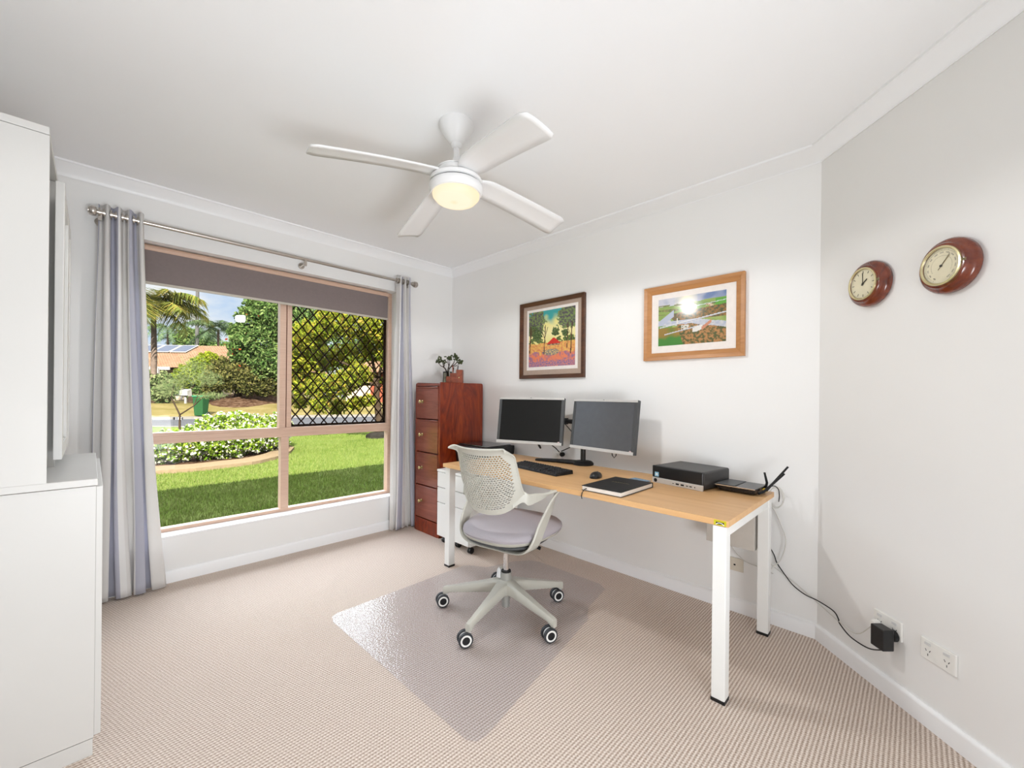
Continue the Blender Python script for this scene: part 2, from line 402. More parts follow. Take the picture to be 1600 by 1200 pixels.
# ------------------------------------------------------------------ camera
F_PX, YAW, ROLL = 644.8, R(44.44), R(.5698)
CAM = Vector((-2.4953, -3.2855, 1.1722))
fw = Vector((math.cos(YAW), math.sin(YAW), 0)); rt = Vector((math.sin(YAW), -math.cos(YAW), 0)); up = Vector((0,0,1))
R2 = rt*math.cos(ROLL) + up*math.sin(ROLL); U2 = -rt*math.sin(ROLL) + up*math.cos(ROLL)
cd = bpy.data.cameras.new('camera'); cam = bpy.data.objects.new('camera', cd); COL.objects.link(cam)
cd.sensor_width = 36; cd.lens = F_PX/1600*36; cd.shift_y = 18.68/1600; cd.clip_start = .05; cd.clip_end = 400
mw = Matrix((R2, U2, -fw)).transposed().to_4x4(); mw.translation = CAM; cam.matrix_world = mw
bpy.context.scene.camera = cam
def far(px, py, dep):
    """a place outside, dep metres ahead of the camera, seen at that pixel"""
    d = fw + R2*(px-800)/F_PX - U2*(py-618.68)/F_PX
    return CAM + d*dep

# ------------------------------------------------------------------ room shell
H = 2.4
XL, YB = -2.99, -4.25      # left wall, back wall
XC = -1.12                 # where the angled wall meets the back part
YC = -2.945                # desk wall ends here
poly = [(0,0),(0,YC),(XC,YC+XC),(XC,YB),(XL,YB),(XL,0)]
struct(MB().prism(poly, -.05, 0).build('floor', M_CARPET))
struct(MB().prism([(.1,.15),(.1,YC-.05),(XC,YC+XC-.15),(XC+.1,YB-.1),(XL-.1,YB-.1),(XL-.1,.15)], H, H+.1).build('ceiling', M_CEIL))
OX0, OX1, OZ0, OZ1, WT = -2.37, -.60, .288, 2.082, .22     # window opening
b = MB(); b.box((XL-.1,0,-.3),(OX0,WT,H)).box((OX1,0,-.3),(.12,WT,H)).box((OX0,0,-.3),(OX1,WT,OZ0-.012)).box((OX0,0,OZ1),(OX1,WT,H))
struct(b.build('wall_window', M_WALL))
struct(MB().box((0,0,-.05),(.12,YC,H)).build('wall_desk', M_WALL))
def wallC(a, h0, h1, t0, t1):   # box along the angled wall, a = (s0, s1) metres from the corner
    d = Vector((-1,-1,0)).normalized(); n = Vector((-1,1,0)).normalized(); o = Vector((0,YC,0))
    return [o+d*s+n*t+up*h for h in (h0,h1) for s,t in ((a[0],t0),(a[1],t0),(a[1],t1),(a[0],t1))]
BOXF = [(3,2,1,0),(4,5,6,7),(0,1,5,4),(1,2,6,5),(2,3,7,6),(3,0,4,7)]
LC = -XC*math.sqrt(2)
struct(MB().add(wallC((0,LC),-.05,H,-.12,0), BOXF).build('wall_angled', M_WALL))
struct(MB().box((XC,YC+XC,-.05),(XC+.12,YB,H)).build('wall_right', M_WALL))
struct(MB().box((XL-.1,0,-.05),(XL,YB,H)).build('wall_left', M_WALL))
# back wall behind the camera with an open doorway, where an added fill lamp stands
b = MB(); b.box((XL,YB-.1,-.05),(-2.75,YB,H)).box((-1.35,YB-.1,-.05),(XC+.12,YB,H)).box((-2.75,YB-.1,2.15),(-1.35,YB,H))
struct(b.build('wall_back', M_WALL))
b = MB(); b.box((-3.9,-6.1,-.05),(.2,-6.0,H)).box((-4.0,-6.1,-.05),(-3.9,YB-.1,H)).box((.2,-6.1,-.05),(.3,YB-.1,H)).box((-3.9,YB-.1,-.05),(XL-.1,YB-.05,H)).box((XC+.12,YB-.1,-.05),(.2,YB-.05,H))  # unseen hall box added to keep the sun out of the doorway
struct(b.build('wall_hall_added', M_WALL)); struct(MB().box((-4,-6.1,-.05),(.3,YB,0)).build('floor_hall_added', M_CARPET)); struct(MB().box((-4,-6.1,H),(.3,YB-.1,H+.1)).build('ceiling_hall_added', M_CEIL))
# cornice: cove profile swept
def sweep(path, prof, name, mat):
    """path: room corner points in order; prof: (out from wall, z)"""
    b = MB(); P = [Vector((x,y,0)) for x,y in path]; rings = []
    for i, p in enumerate(P):
        dirs = []
        if i > 0: dirs.append((P[i]-P[i-1]).normalized())
        if i < len(P)-1: dirs.append((P[i+1]-P[i]).normalized())
        ns = [Vector((d.y,-d.x,0)) for d in dirs]
        nn = sum(ns, Vector()).normalized(); nn /= nn.dot(ns[0])
        rings.append([p+nn*o+up*z for o, z in prof])
    m = len(prof); vs = [q for r_ in rings for q in r_]; fs = []
    for i in range(len(P)-1):
        for k in range(m-1): fs.append((i*m+k, i*m+k+1, (i+1)*m+k+1, (i+1)*m+k))
    return struct(b.add(vs, fs).build(name, mat, smooth=True))
# directions chosen so that the room lies on the (d.y,-d.x) side: window wall runs -x to 0, then down the desk wall
cove = [(0,H-.068),(.006,H-.070),(.008,H-.060),(.014,H-.050),(.026,H-.036),(.042,H-.022),(.056,H-.012),(.060,H-.009),(.068,H-.009),(.070,H)]
sweep([(XL,YB),(XL,0),(0,0),(0,YC),(XC,YC+XC),(XC,YB)], cove, 'trim_1', M_TRIM)
skirt = [(.0,.075),(.007,.075),(.012,.070),(.0145,.060),(.015,0)]
sweep([(XL,-3.0),(XL,0),(0,0),(0,YC),(XC,YC+XC),(XC,YB)], skirt, 'baseboard_room', M_TRIM)
for n, (a, c) in enumerate([((-.004,-.004),(-.004,-.004))]): pass

# ------------------------------------------------------------------ window
FY0, FY1 = .105, .165
win = thing('window_1', 'wide salmon framed window onto the front lawn, mesh screen on its right', 'window', (-1.48,.13,OZ0), kind='structure')
b = MB()
e_ = .0004; L0, L1 = OX0+.045+e_, OX1-.03-e_
b.box((OX0,FY0,OZ0),(OX0+.045,FY1,OZ1)).box((OX1-.03,FY0,OZ0),(OX1,FY1,OZ1)).box((L0,FY0+.001,OZ1-.03),(L1,FY1,OZ1)).box((L0,FY0+.001,OZ0),(L1,FY1,OZ0+.022))
b.box((L0,FY0-.002,.848),(L1,FY1,.918)); b.box((-1.512,FY0,.918+e_),(-1.47,FY1,OZ1-.03-e_)).box((-1.462,FY0+.006,.918+e_),(-1.428,FY1,OZ1-.03-e_)).box((-1.4696,FY0+.03,.918+e_),(-1.4624,FY1,OZ1-.03-e_)).box((-1.499,FY0,OZ0+.022+e_),(-1.445,FY1,.848-e_))
b.box((L0,FY0-.005,.896),(L1,FY0-.0022,.899)).box((L0,FY0-.005,.866),(L1,FY0-.0022,.869))
b.build('window_frame', M_ALU, win, bevel=.002)
for n_, (x0,x1,z0,z1) in enumerate([(OX0+.04,-1.505,.91,OZ1-.02),(-1.44,OX1-.02,.91,OZ1-.02),(OX0+.04,-1.49,OZ0+.015,.855),(-1.45,OX1-.02,OZ0+.015,.855)]):
    MB().box((x0,.135,z0),(x1,.1354,z1)).build('glass_pane', M_GLASS, win)
struct(MB().box((OX0,-.004,OZ0-.014),(OX1,FY0+.01,OZ0)).build('trim_2', plain('sill_gloss_white', (.9,.9,.9), .25), bevel=.002))
# diamond grille outside the right sash
b = MB(); sx0, sx1, sz0, sz1 = -1.428, -.63, .918, 2.05
b.box((sx0,.15,sz0),(sx0+.010,.172,sz1)).box((sx1-.016,.15,sz0),(sx1,.172,sz1)).box((sx0,.15,sz0),(sx1,.172,sz0+.016))
scr = b.build('security_screen', M_GRILLE, win)
b = MB(); cw, chh = .0868, .0527
nrow = int((sz1-sz0)/chh)+1
for r_ in range(nrow+1):
    zc = sz0+.016+r_*chh; pts = []
    K = 10; nseg = int((sx1-sx0)/(cw/2))+1
    for i in range(nseg*K+1):
        x = sx0+i*(cw/2)/K
        if x > sx1: break
        ph = (x-sx0)/cw*2*PI + (PI if r_ % 2 else 0)
        c = math.cos(ph); tri = 1-2*abs(((ph/PI) % 2)-1)
        s = .72*tri - .28*c
        pts.append((x,.161,zc-s*chh/2*.98))
    b.tube(pts, .0054, 5)
    for i in range(0, nseg//1+1):
        x = sx0+i*cw/2
        if (i + r_) % 2 == 0 and x < sx1: b.box((x-.004,.157,zc+chh/2-.005),(x+.004,.165,zc+chh/2+.005))
b.build('diamond_mesh', M_GRILLE, scr, smooth=True)
# roller blind inside the reveal
bl = thing('roller_blind', 'taupe roller blind part lowered across the top of the window', 'blind', (-1.48,.06,1.83))
MB().box((-2.34,.060,1.845),(-.665,.0615,2.06)).build('fabric', M_BLIND, bl)
MB().cyl((-2.34,.075,2.055),(-.66,.075,2.055),.022,n=20).build('roller_tube', M_ALU, bl, smooth=True)
MB().box((-2.34,.056,1.832),(-.664,.066,1.848)).build('bottom_rail', M_RAIL, bl, bevel=.002)

# ------------------------------------------------------------------ curtain rod, curtains
RZ, RY = 2.155, -.088
rod = thing('curtain_rod', 'brushed nickel curtain rod with ribbed end knobs above the window', 'curtain rod', (-1.5,RY,RZ))
b = MB(); b.cyl((-2.455,RY,RZ),(-1.47,RY,RZ),.0125,n=20).cyl((-1.49,RY,RZ),(-.52,RY,RZ),.0105,n=20); b.build('pole', M_NICKEL, rod, smooth=True)
fin = [(0,0),(.013,0),(.013,.012),(.019,.013),(.019,.018),(.013,.020),(.013,.026),(.024,.028),(.027,.036),(.027,.046),(.024,.054),(.016,.056),(.016,.060),(0,.060)]
for x, s in ((-2.455,-1),(-.52,1)):
    Mx = Matrix.Translation((x,RY,RZ)) @ Matrix.Rotation(s*PI/2, 4, 'Y')
    MB().lathe(fin, 24, Mx).build('finial', M_NICKEL, rod, smooth=True)
for x in (-2.468,-1.405,-.553):
    b = MB(); b.cyl((x,0,RZ-.03),(x,-.008,RZ-.03),.022,n=16).cyl((x,-.004,RZ-.03),(x,RY,RZ-.03),.006,n=10).box((x-.008,RY-.008,RZ-.045),(x+.008,RY+.008,RZ-.006))
    b.build('bracket', M_NICKEL, rod, smooth=True)

def curtain(tx, bx, nf, label, seed, y_bot, flip, amp_t=.034, amp_b=.05, u0=0.0):
    """tx / bx: x range at the rod and at the floor; nf folds"""
    nu, nv = nf*26, 44
    rnd = random.Random(seed); ph = [rnd.uniform(-.25,.25) for _ in range(nf+2)]
    ztop, zbot = RZ+.045, .012
    vs, us = [], []
    for j in range(nv+1):
        t = j/nv; z = ztop+(zbot-ztop)*t
        k = min(1, max(0, (t-.02)/.98))
        for i in range(nu+1):
            s = i/nu; f = s*nf
            x0 = tx[0]+(tx[1]-tx[0])*s; x1 = bx[0]+(bx[1]-bx[0])*s
            e = k**1.3
            x = x0+(x1-x0)*e
            a = amp_t+(amp_b-amp_t)*e
            wob = ph[int(f)]*k
            w = math.sin(2*PI*(f+wob*.5)*1.0)
            w = math.copysign(abs(w)**.8, w)
            y = RY + (y_bot-RY)*e + a*w + .006*math.sin(9*t+seed+f*2)*k
            x += .018*k*math.sin(2*PI*f*2+seed) + .010*math.sin(5*t+f*3+seed)*k
            vs.append((x, min(y,-.018), z))
    fs = [(j*(nu+1)+i, j*(nu+1)+i+1, (j+1)*(nu+1)+i+1, (j+1)*(nu+1)+i) for j in range(nv) for i in range(nu)]
    b = MB(); b.add(vs, fs); ob = b.build('curtain', M_CURT, None, smooth=True, fix=False)
    # arc length across the mid row gives the stripes
    L = [u0]
    for i in range(nu):
        L.append(L[-1]+(.28/26 if False else 1)*0 + (Vector(vs[10*(nu+1)+i+1])-Vector(vs[10*(nu+1)+i])).length)
    uvl = ob.data.uv_layers.new(name='UVMap')
    for p in ob.data.polygons:
        for li in p.loop_indices:
            vi = ob.data.loops[li].vertex_index
            uvl.data[li].uv = (L[vi % (nu+1)], 1-(vi//(nu+1))/nv)
    so = ob.modifiers.new('solid', 'SOLIDIFY'); so.thickness = .0015
    tag(ob, label, 'curtain', 'striped curtains hung from the rod')
    hm = MB()
    for i in range(nf*2):
        s = (i+.5)/(nf*2) if False else (i)/(nf*2)
        x = tx[0]+(tx[1]-tx[0])*s
        if i % 2 == 0: x += .004
        T = Matrix.Translation((x,RY,RZ)) @ Matrix.Rotation(PI/2, 4, 'Y')
        pr = [(.0145,-.004),(.024,-.004),(.024,.004),(.0145,.004),(.0145,-.004)]
        e = MB(); e.lathe(pr, 20, T, caps=False); e.build('eyelet', M_NICKEL, ob, smooth=True)
    return ob
curtain((-2.475,-2.29), (-2.50,-2.19), 4, 'lavender and white striped curtain gathered left of the window', 3, -.070, 1, .026, .030, .07)
curtain((-.665,-.535), (-.705,-.475), 3, 'lavender and white striped curtain beside the red drawer cabinet', 8, -.080, 1, .022, .026, .13)

# ------------------------------------------------------------------ white storage unit at the left
CX1, CYN, CYF = -2.478, -1.397, -.584
base = thing('low_cabinet', 'white laminate base cabinet at the left edge under the hutch', 'cabinet', (-2.73,-1.0,0))
b = MB(); b.box((XL+.01,CYN+.004,.055),(CX1-.004,CYF,.868)); b.build('body', M_LAM, base)
MB().box((XL+.01,CYN,.870),(CX1,CYF-.002,.892)).build('top_panel', M_LAM, base, bevel=.0015)
MB().box((XL+.01,CYN+.004,0),(CX1-.006,CYF,.053)).build('plinth', M_LAM, base)
for k in range(2):
    y0 = CYN+.004+k*.404
    d_ = MB().box((CX1-.004,y0+.002,.06),(CX1+.012,y0+.402,.866)).build('door', M_LAM, base, bevel=.0015)
hut = thing('tall_hutch', 'tall white laminate bookcase hutch with glazed doors on the base cabinet', 'bookcase', (-2.78,-1.0,.892))
HX = -2.589
b = MB(); b.box((XL+.01,CYN,.892),(HX,CYN+.018,1.950)).box((XL+.01,CYF-.018,.892),(HX,CYF,1.950)).box((XL+.01,CYN,.892),(XL+.02,CYF,1.95)).box((XL+.01,-1.0,.892),(HX,-.982,1.95))
b.build('body', M_LAM, hut)
MB().box((XL+.01,CYN-.001,1.952),(HX,CYF,1.975)).build('top_panel', M_LAM, hut, bevel=.0015)
for z in (1.22,1.58): MB().box((XL+.02,CYN+.018,z),(HX-.02,CYF-.018,z+.018)).build('shelf', M_LAM, hut)
for (y0,y1) in ((-1.205,-.81),(-.805,-.588)):
    d_ = MB(); xf0, xf1 = HX+.004, HX+.026
    za, zb_ = .940, 1.885; d_.box((xf0,y0,za),(xf1,y0+.05,zb_)).box((xf0,y1-.05,za),(xf1,y1,zb_)).box((xf0+.001,y0+.0502,za),(xf1-.001,y1-.0502,za+.05)).box((xf0+.001,y0+.0502,zb_-.05),(xf1-.001,y1-.0502,zb_))
    d_ = d_.build('door', M_LAM, hut, bevel=.002)
    MB().box((xf0+.006,y0+.045,.985),(xf0+.01,y1-.045,1.84)).build('door_panel', plain('frosted_pane', srgb(196,200,198), .25), d_)

# ------------------------------------------------------------------ red mahogany drawer cabinet
cab = thing('drawer_cabinet', 'tall reddish mahogany four drawer filing cabinet in the room corner', 'cabinet', (-.27,-.325,0))
def rp(x0,x1,z0,z1,r=.02):
    pts = []
    for cx,cz,a0 in ((x1-r,z1-r,0),(x0+r,z1-r,90)):
        for k in range(6): a = R(a0+k*18); pts.append((cx+r*math.cos(a), cz+r*math.sin(a)))
    return [(x1,z0)]+pts+[(x0,z0)]
Ms = Matrix(((1,0,0,0),(0,0,-1,0),(0,1,0,0),(0,0,0,1)))     # (x,z,y)->(x,-y,z)
b = MB(); b.prism(rp(-.50,-.035,0,1.28), .486, .506, Ms).prism(rp(-.50,-.035,0,1.28), .145, .165, Ms)
b.box((-.495,-.488,1.255),(-.04,-.163,1.272)).box((-.05,-.488,0),(-.04,-.163,1.26)).box((-.49,-.488,.02),(-.05,-.163,.105))
b.build('carcass', M_MAHOG, cab, bevel=.002)
MB().box((-.502,-.4855,.0),(-.471,-.1655,.116)).build('plinth', M_MAHOG, cab)
zs = [.120,.402,.684,.966,1.246]
for k in range(4):
    d_ = MB(); d_.box((-.506,-.484,zs[k]+.006),(-.47,-.167,zs[k+1]-.014)).box((-.512,-.484,zs[k+1]-.014),(-.47,-.167,zs[k+1]-.002))
    d_ = d_.build('drawer', M_MAHF, cab, bevel=.003)
    zc = (zs[k]+zs[k+1])/2+.03-.02
    T = Matrix.Translation((-.506,-.262,zc)) @ Matrix.Rotation(-PI/2, 4, 'Y')
    MB().lathe([(0,0),(.013,0),(.013,.003),(.006,.006),(.006,.014),(.012,.018),(.016,.024),(.014,.031),(.006,.035),(0,.036)], 20, T).build('knob', M_BRASS, d_, smooth=True)
MB().box((-.502,-.486,1.250),(-.47,-.165,1.266)).build('top_rail', M_MAHF, cab)

# plant in a square glass vase
CZ = 1.280
pl = thing('potted_succulent', 'small branching jade succulent in a square glass vase on the mahogany cabinet', 'plant', (-.30,-.335,CZ))
px, py = -.30, -.335
b = MB(); r_ = .026
for sx,sy in ((-1,-1),(1,-1),(1,1),(-1,1)): pass
b.box((px-r_,py-r_,CZ),(px+r_,py+r_,CZ+.006)); b.box((px-r_,py-r_,CZ),(px-r_+.003,py+r_,CZ+.098)).box((px+r_-.003,py-r_,CZ),(px+r_,py+r_,CZ+.098)).box((px-r_,py-r_,CZ),(px+r_,py-r_+.003,CZ+.098)).box((px-r_,py+r_-.003,CZ),(px+r_,py+r_,CZ+.098))
vase = b.build('vase', M_VASE, pl)
b = MB()
for z0 in (CZ+.093,):
    b.box((px-r_-.002,py-r_-.002,z0),(px+r_+.002,py-r_+.003,z0+.007)).box((px-r_-.002,py+r_-.003,z0),(px+r_+.002,py+r_+.002,z0+.007)).box((px-r_-.002,py-r_-.002,z0),(px-r_+.003,py+r_+.002,z0+.007)).box((px+r_-.003,py-r_-.002,z0),(px+r_+.002,py+r_+.002,z0+.007))
for sx,sy in ((-1,-1),(1,-1),(1,1),(-1,1)): b.box((px+sx*r_-.002,py+sy*r_-.002,CZ),(px+sx*r_+.002,py+sy*r_+.002,CZ+.095))
b.build('metal_frame', M_BLACKM, vase)
st = MB(); lf = MB(); rr = random.Random(5)
st.tube([(px+.004,py,CZ+.006),(px+.004,py,CZ+.05),(px,py,CZ+.105)], [.010,.012,.009], 8)
U = rt  # spread across the view as in the photo, with depth too
def branch(p, ends, r0):
    for e in ends:
        q = p + e
        mid = (p+q)/2 + Vector((rr.uniform(-.006,.006),rr.uniform(-.006,.006),-.006))
        st.tube([p, mid, q], [r0,r0*.8,r0*.55], 6)
        for _ in range(9):
            d = Vector((rr.gauss(0,1),rr.gauss(0,1),rr.gauss(.7,.8))).normalized()
            c = q + Vector((rr.gauss(0,.012),rr.gauss(0,.012),rr.gauss(.006,.008)))
            T = Matrix.Translation(c) @ d.to_track_quat('Z','Y').to_matrix().to_4x4()
            lf.lathe([(0,0),(.008,.006),(.0105,.014),(.008,.023),(0,.028)], 7, T, sx=1, sy=.55)
base_p = Vector((px,py,CZ+.105))
h1 = base_p + U*(-.035)+Vector((0,0,.035)); h2 = base_p+U*.012+Vector((0,0,.045)); h3 = base_p+U*.03+Vector((0,0,.04))
for h in (h1,h2,h3): st.tube([base_p-Vector((0,0,.03)), (base_p+h)/2, h], [.007,.006,.005], 6)
branch(h1, [U*-.05+Vector((.01,0,.03)), U*-.012+Vector((0,.01,.06)), U*.005+Vector((-.01,-.01,.045))], .0045)
branch(h2, [U*-.018+Vector((.01,0,.06)), U*.016+Vector((-.01,0,.055))], .0045)
branch(h3, [U*.075+Vector((0,0,.025)), U*.045+Vector((.01,-.01,.05)), U*.05+Vector((-.015,0,.075))], .0045)
st.build('stem', M_STEM, pl, smooth=True); lf.build('leaves', M_PLANT, pl, smooth=True)
# pencil caddy
cdx, cdy = -.335, -.425
A_ = math.atan2(-.93,.37)
Mc = Matrix.Translation((-.30,-.435,CZ)) @ Matrix.Rotation(R(-48), 4, 'Z')
cad = thing('desk_caddy', 'small stepped wooden pen caddy on the mahogany cabinet beside the succulent', 'desk organiser', (-.30,-.435,CZ))
b = MB(Mc); t = .005
def tray(b, x0,x1,y0,y1,h):
    b.box((x0,y0,0),(x1,y1,t)).box((x0,y0,0),(x0+t,y1,h)).box((x1-t,y0,0),(x1,y1,h)).box((x0,y0,0),(x1,y0+t,h)).box((x0,y1-t,0),(x1,y1,h))
tray(b,-.068,.072,-.03,.0,.055); tray(b,-.04,.072,.0,.035,.085)
b.box((.02,-.031,0),(.073,.036,.112))
b.build('box', M_CADDY, cad, bevel=.001)
MB(Mc).cyl((.046,-.031,.045),(.046,-.040,.045),.006,.005,10).build('knob', M_BRASS, cad)
pens = [(-.028,.018,.016,.135,M_BLACKM,'pen'),(-.012,.014,-.008,.15,M_CADDY,'pencil'),(.004,.020,.018,.155,M_OUTLET,'pen'),(.012,.012,.016,.152,M_BLACKM,'pen'),(-.034,.012,-.018,.118,M_GREYM,'pen'),(.0,.010,.024,.16,M_SILVER,'pen')]
for k,(x,y,lean,h,mt,nm) in enumerate(pens):
    o = MB(Mc).cyl((x,y,.006),(x+lean,y+.004,h),.0042,.004,8).build(nm, mt, None, smooth=True)
    tag(o, ['black pen standing leftmost in the caddy back tray','brown wooden pencil standing in the caddy','white barrelled pen standing in the caddy','black pen just right of the white pen in the caddy','short grey pen leaning to the left in the caddy','silver pen leaning tallest at the right of the caddy'][k], 'pencil' if nm=='pencil' else 'pen', 'pens standing in the wooden caddy')

# ------------------------------------------------------------------ rolling pedestal with printer
ped = thing('drawer_pedestal', 'white metal three drawer pedestal on black casters below the desk end', 'cabinet', (-.35,-.767,0))
MB().box((-.55,-.963,.06),(-.06,-.571,.585)).build('body', M_STEELW, ped, bevel=.003)
for z0,z1 in ((.066,.325),(.331,.445),(.451,.565)):
    MB().box((-.566,-.960,z0),(-.548,-.574,z1)).build('drawer', M_STEELW, ped, bevel=.002)
MB().box((-.568,-.963,.569),(-.06,-.571,.587)).build('top_panel', M_STEELW, ped, bevel=.002)
for (x,y) in ((-.515,-.61),(-.50,-.765),(-.515,-.93),(-.10,-.61),(-.10,-.93)):
    b = MB(); b.cyl((x,y-.014,.022),(x,y-.004,.022),.022,n=16).cyl((x,y+.004,.022),(x,y+.014,.022),.022,n=16).cyl((x,y,.03),(x,y,.06),.012,n=10).box((x-.022,y-.018,.052),(x+.022,y+.018,.060))
    b.build('caster', M_BLACK, ped, smooth=True)
prn = thing('desktop_printer', 'black flat topped printer behind the chair on the white pedestal', 'printer', (-.27,-.74,.587))
b = MB(); b.prism([(-.34,.587),(-.06,.587),(-.04,.735),(-.04,.765),(-.35,.765),(-.37,.735)], .535, .915, Ms); b.build('body', M_BLACK, prn, bevel=.006)
MB().box((-.33,-.90,.765),(-.07,-.55,.772)).build('lid', plain('gloss_black_lid', (.02,.02,.022), .12), prn, bevel=.002)
MB().box((-.20,-.93,.60),(-.10,-.915,.66)).build('rear_tray', M_BLACK, prn)

# ------------------------------------------------------------------ desk
DX0, DX1, DY0, DY1, DZ = -.800, -.100, -2.780, -.965, .705
desk = thing('office_desk', 'long desk with oak laminate top and square white steel legs', 'desk', (-.45,-1.87,0))
MB().box((DX0,DY0,DZ-.025),(DX1,DY1,DZ)).build('desktop', M_OAK, desk, bevel=.0015)
legs = [(-.800,-.750,-2.772,-2.722),(-.160,-.110,-2.772,-2.722),(-.785,-.735,-1.022,-.972),(-.160,-.110,-1.022,-.972)]
for x0,x1,y0,y1 in legs:
    l = MB().box((x0,y0,.012),(x1,y1,.679)).build('leg', M_STEELW, desk, bevel=.003)
    MB().box((x0-.001,y0-.001,0),(x1+.001,y1+.001,.012)).build('foot', M_BLACK, l)
for y0,y1 in ((-2.768,-2.726),(-1.018,-.976)):
    MB().box((-.75,y0,.636),(-.16,y1,.679)).build('side_beam', M_STEELW, desk, bevel=.002)
MB().box((-.50,-2.722,.640),(-.46,-1.022,.679)).build('cross_beam', M_STEELW, desk)
MB().box((-.168,-2.712,.405),(-.112,-2.480,.678)).build('cable_box', plain('grey_panel', srgb(196,190,182), .5), desk, bevel=.003)
b = MB(); b.box((DX0-.0008,-2.772,.682),(DX0,-2.727,.702))
stk = b.build('sticker', M_YELLOW, desk); stk['label'] = 'yellow maker sticker'
b = MB()
for k in range(12):
    a0 = R(150-k*10); a1 = R(150-(k+1)*10)
    p = lambda a, r: (DX0-.0014, -2.7495-r*math.cos(a), .6765+r*math.sin(a)*.9)
    b.add([p(a0,.0155),p(a1,.0155),p(a1,.0185),p(a0,.0185)], [(0,1,2,3)])
b.build('sticker_mark', M_OUTLET, stk, fix=False)
MB().box((DX0-.0012,-2.764,.6865),(DX0-.0008,-2.735,.6945)).build('sticker_band', M_BLACKM, stk)

# keyboard
def Rz(c, ang): return Matrix.Translation(c) @ Matrix.Rotation(ang, 4, 'Z')
# local x = along (towards -y), local y = towards the wall(+x)
def frame2(c, dx, z):
    ax = Vector((dx[0],dx[1],0)).normalized(); ay = Vector((-ax.y,ax.x,0))
    M_ = Matrix((ax, ay, up)).transposed().to_4x4(); M_.translation = Vector((c[0],c[1],z)); return M_
MK = frame2((-.500,-1.580), (-.055,-.44), DZ)
kb = thing('keyboard', 'black full size keyboard lying on the desk in front of the monitors', 'keyboard', (-.5,-1.58,DZ))
b = MB(MK); b.add([(-.222,-.073,.0),(.222,-.073,.0),(.222,.073,.0),(-.222,.073,.0),(-.220,-.071,.011),(.220,-.071,.011),(.220,.071,.024),(-.220,.071,.024)], BOXF)
b.build('body', M_BLACKM, kb, bevel=.003)
rows = [(-.060,[.02]*3+[.09]+[.02]*4),(-.040,None),(-.021,None),(-.002,None),(.017,None),(.042,None)]
M_KEY = plain('keycap_black', (.012,.012,.013), .45, spec=.4)
def keyz(y): return .011+(y+.071)/.142*.013
def key(x, y, w, d=.0155):
    z = keyz(y); b = MB(MK)
    b.add([(x,y,z),(x+w,y,z),(x+w,y+d,z+.0014),(x,y+d,z+.0014),(x+.0018,y+.0015,z+.006),(x+w-.0018,y+.0015,z+.006),(x+w-.0018,y+d-.0015,z+.0075),(x+.0018,y+d-.0015,z+.0075)], BOXF)
    return b
ys = [-.064,-.045,-.026,-.007,.012,.042]
kn = 0
for ri, y in enumerate(ys):
    x = -.212; ws = []
    if ri == 0: ws = [.022,.018,.022,.108,.022,.018,.018,.022]
    elif ri == 5: ws = [.016]*13
    else: ws = [[.0395],[.0335],[.0275],[.0165]][ri-1]+[.0165]*11+[[.034],[.040],[.0275],[.033]][ri-1]
    tot = sum(ws); gap = (.282-tot)/(len(ws)-1)
    for w in ws:
        if kn < 98: key(x, y, w).build('key', M_KEY, kb, fix=False); kn += 1
        x += w+gap
    for k in range(3):
        if ri in (1,2) and k != 1 and ri == 1: continue
        if kn < 98 and ri != 2: key(.082+k*.0185, y, .0165).build('key', M_KEY, kb, fix=False); kn += 1
rest = MB(MK)
for ri, y in enumerate(ys[:5]):
    for k in range(4):
        z = key(.144+k*.0185, y, .0165); rest.add([MK.inverted() @ (MK @ v) for v in z.v], z.f)
rest.build('number_pad', M_KEY, kb, fix=False)
# mouse
mz = thing('computer_mouse', 'small black wireless mouse on the desk near the notebook', 'mouse', (-.455,-1.965,DZ))
Mm = frame2((-.445,-1.962), (1,.25), DZ)
prof = [(1.0,0),(1.0,.006),(.97,.012),(.88,.020),(.70,.027),(.45,.031),(.2,.033),(0,.0335)]
MB(Mm).lathe([(r*.05,z) for r,z in prof], 32, None, True, 1.05, .62, 2.4).build('shell', M_BLACK, mz, smooth=True)
MB(Mm).box((.018,-.002,.026),(.032,.002,.032)).build('scroll_wheel', M_GREYD, mz)
# notebook
nb = thing('notebook', 'thick black covered hardback notebook lying near the front of the desk', 'notebook', (-.61,-2.2,DZ))
b = MB(); b.box((-.775,-2.312,DZ),(-.450,-2.092,DZ+.003)).box((-.775,-2.312,DZ+.022),(-.450,-2.092,DZ+.025)).box((-.454,-2.312,DZ),(-.450,-2.092,DZ+.025))
b.build('cover', M_BLACKM, nb, bevel=.001)
MB().box((-.772,-2.309,DZ+.003),(-.454,-2.095,DZ+.022)).build('pages', M_PAPER, nb)
b = MB()
for k in range(9): b.box((-.585,-2.245+k*.011,DZ+.025),(-.578,-2.238+k*.011,DZ+.0253))
b.build('foil_stamp', M_BRASS, nb)
MB().tube([(-.773,-2.12,DZ+.012),(-.79,-2.117,DZ+.008),(-.803,-2.115,DZ-.005),(-.806,-2.113,DZ-.02),(-.803,-2.114,DZ-.034)], .0022, 6).build('ribbon', M_BLACKM, nb, smooth=True)
# card
cc = MB(frame2((-.33,-2.175),(-.2,-1),DZ)).box((-.055,-.03,0),(.055,.03,.003)).build('coaster', M_COAST, None, bevel=.001)
tag(cc, 'pale blue patterned card lying on the desk between notebook and computer', 'card')
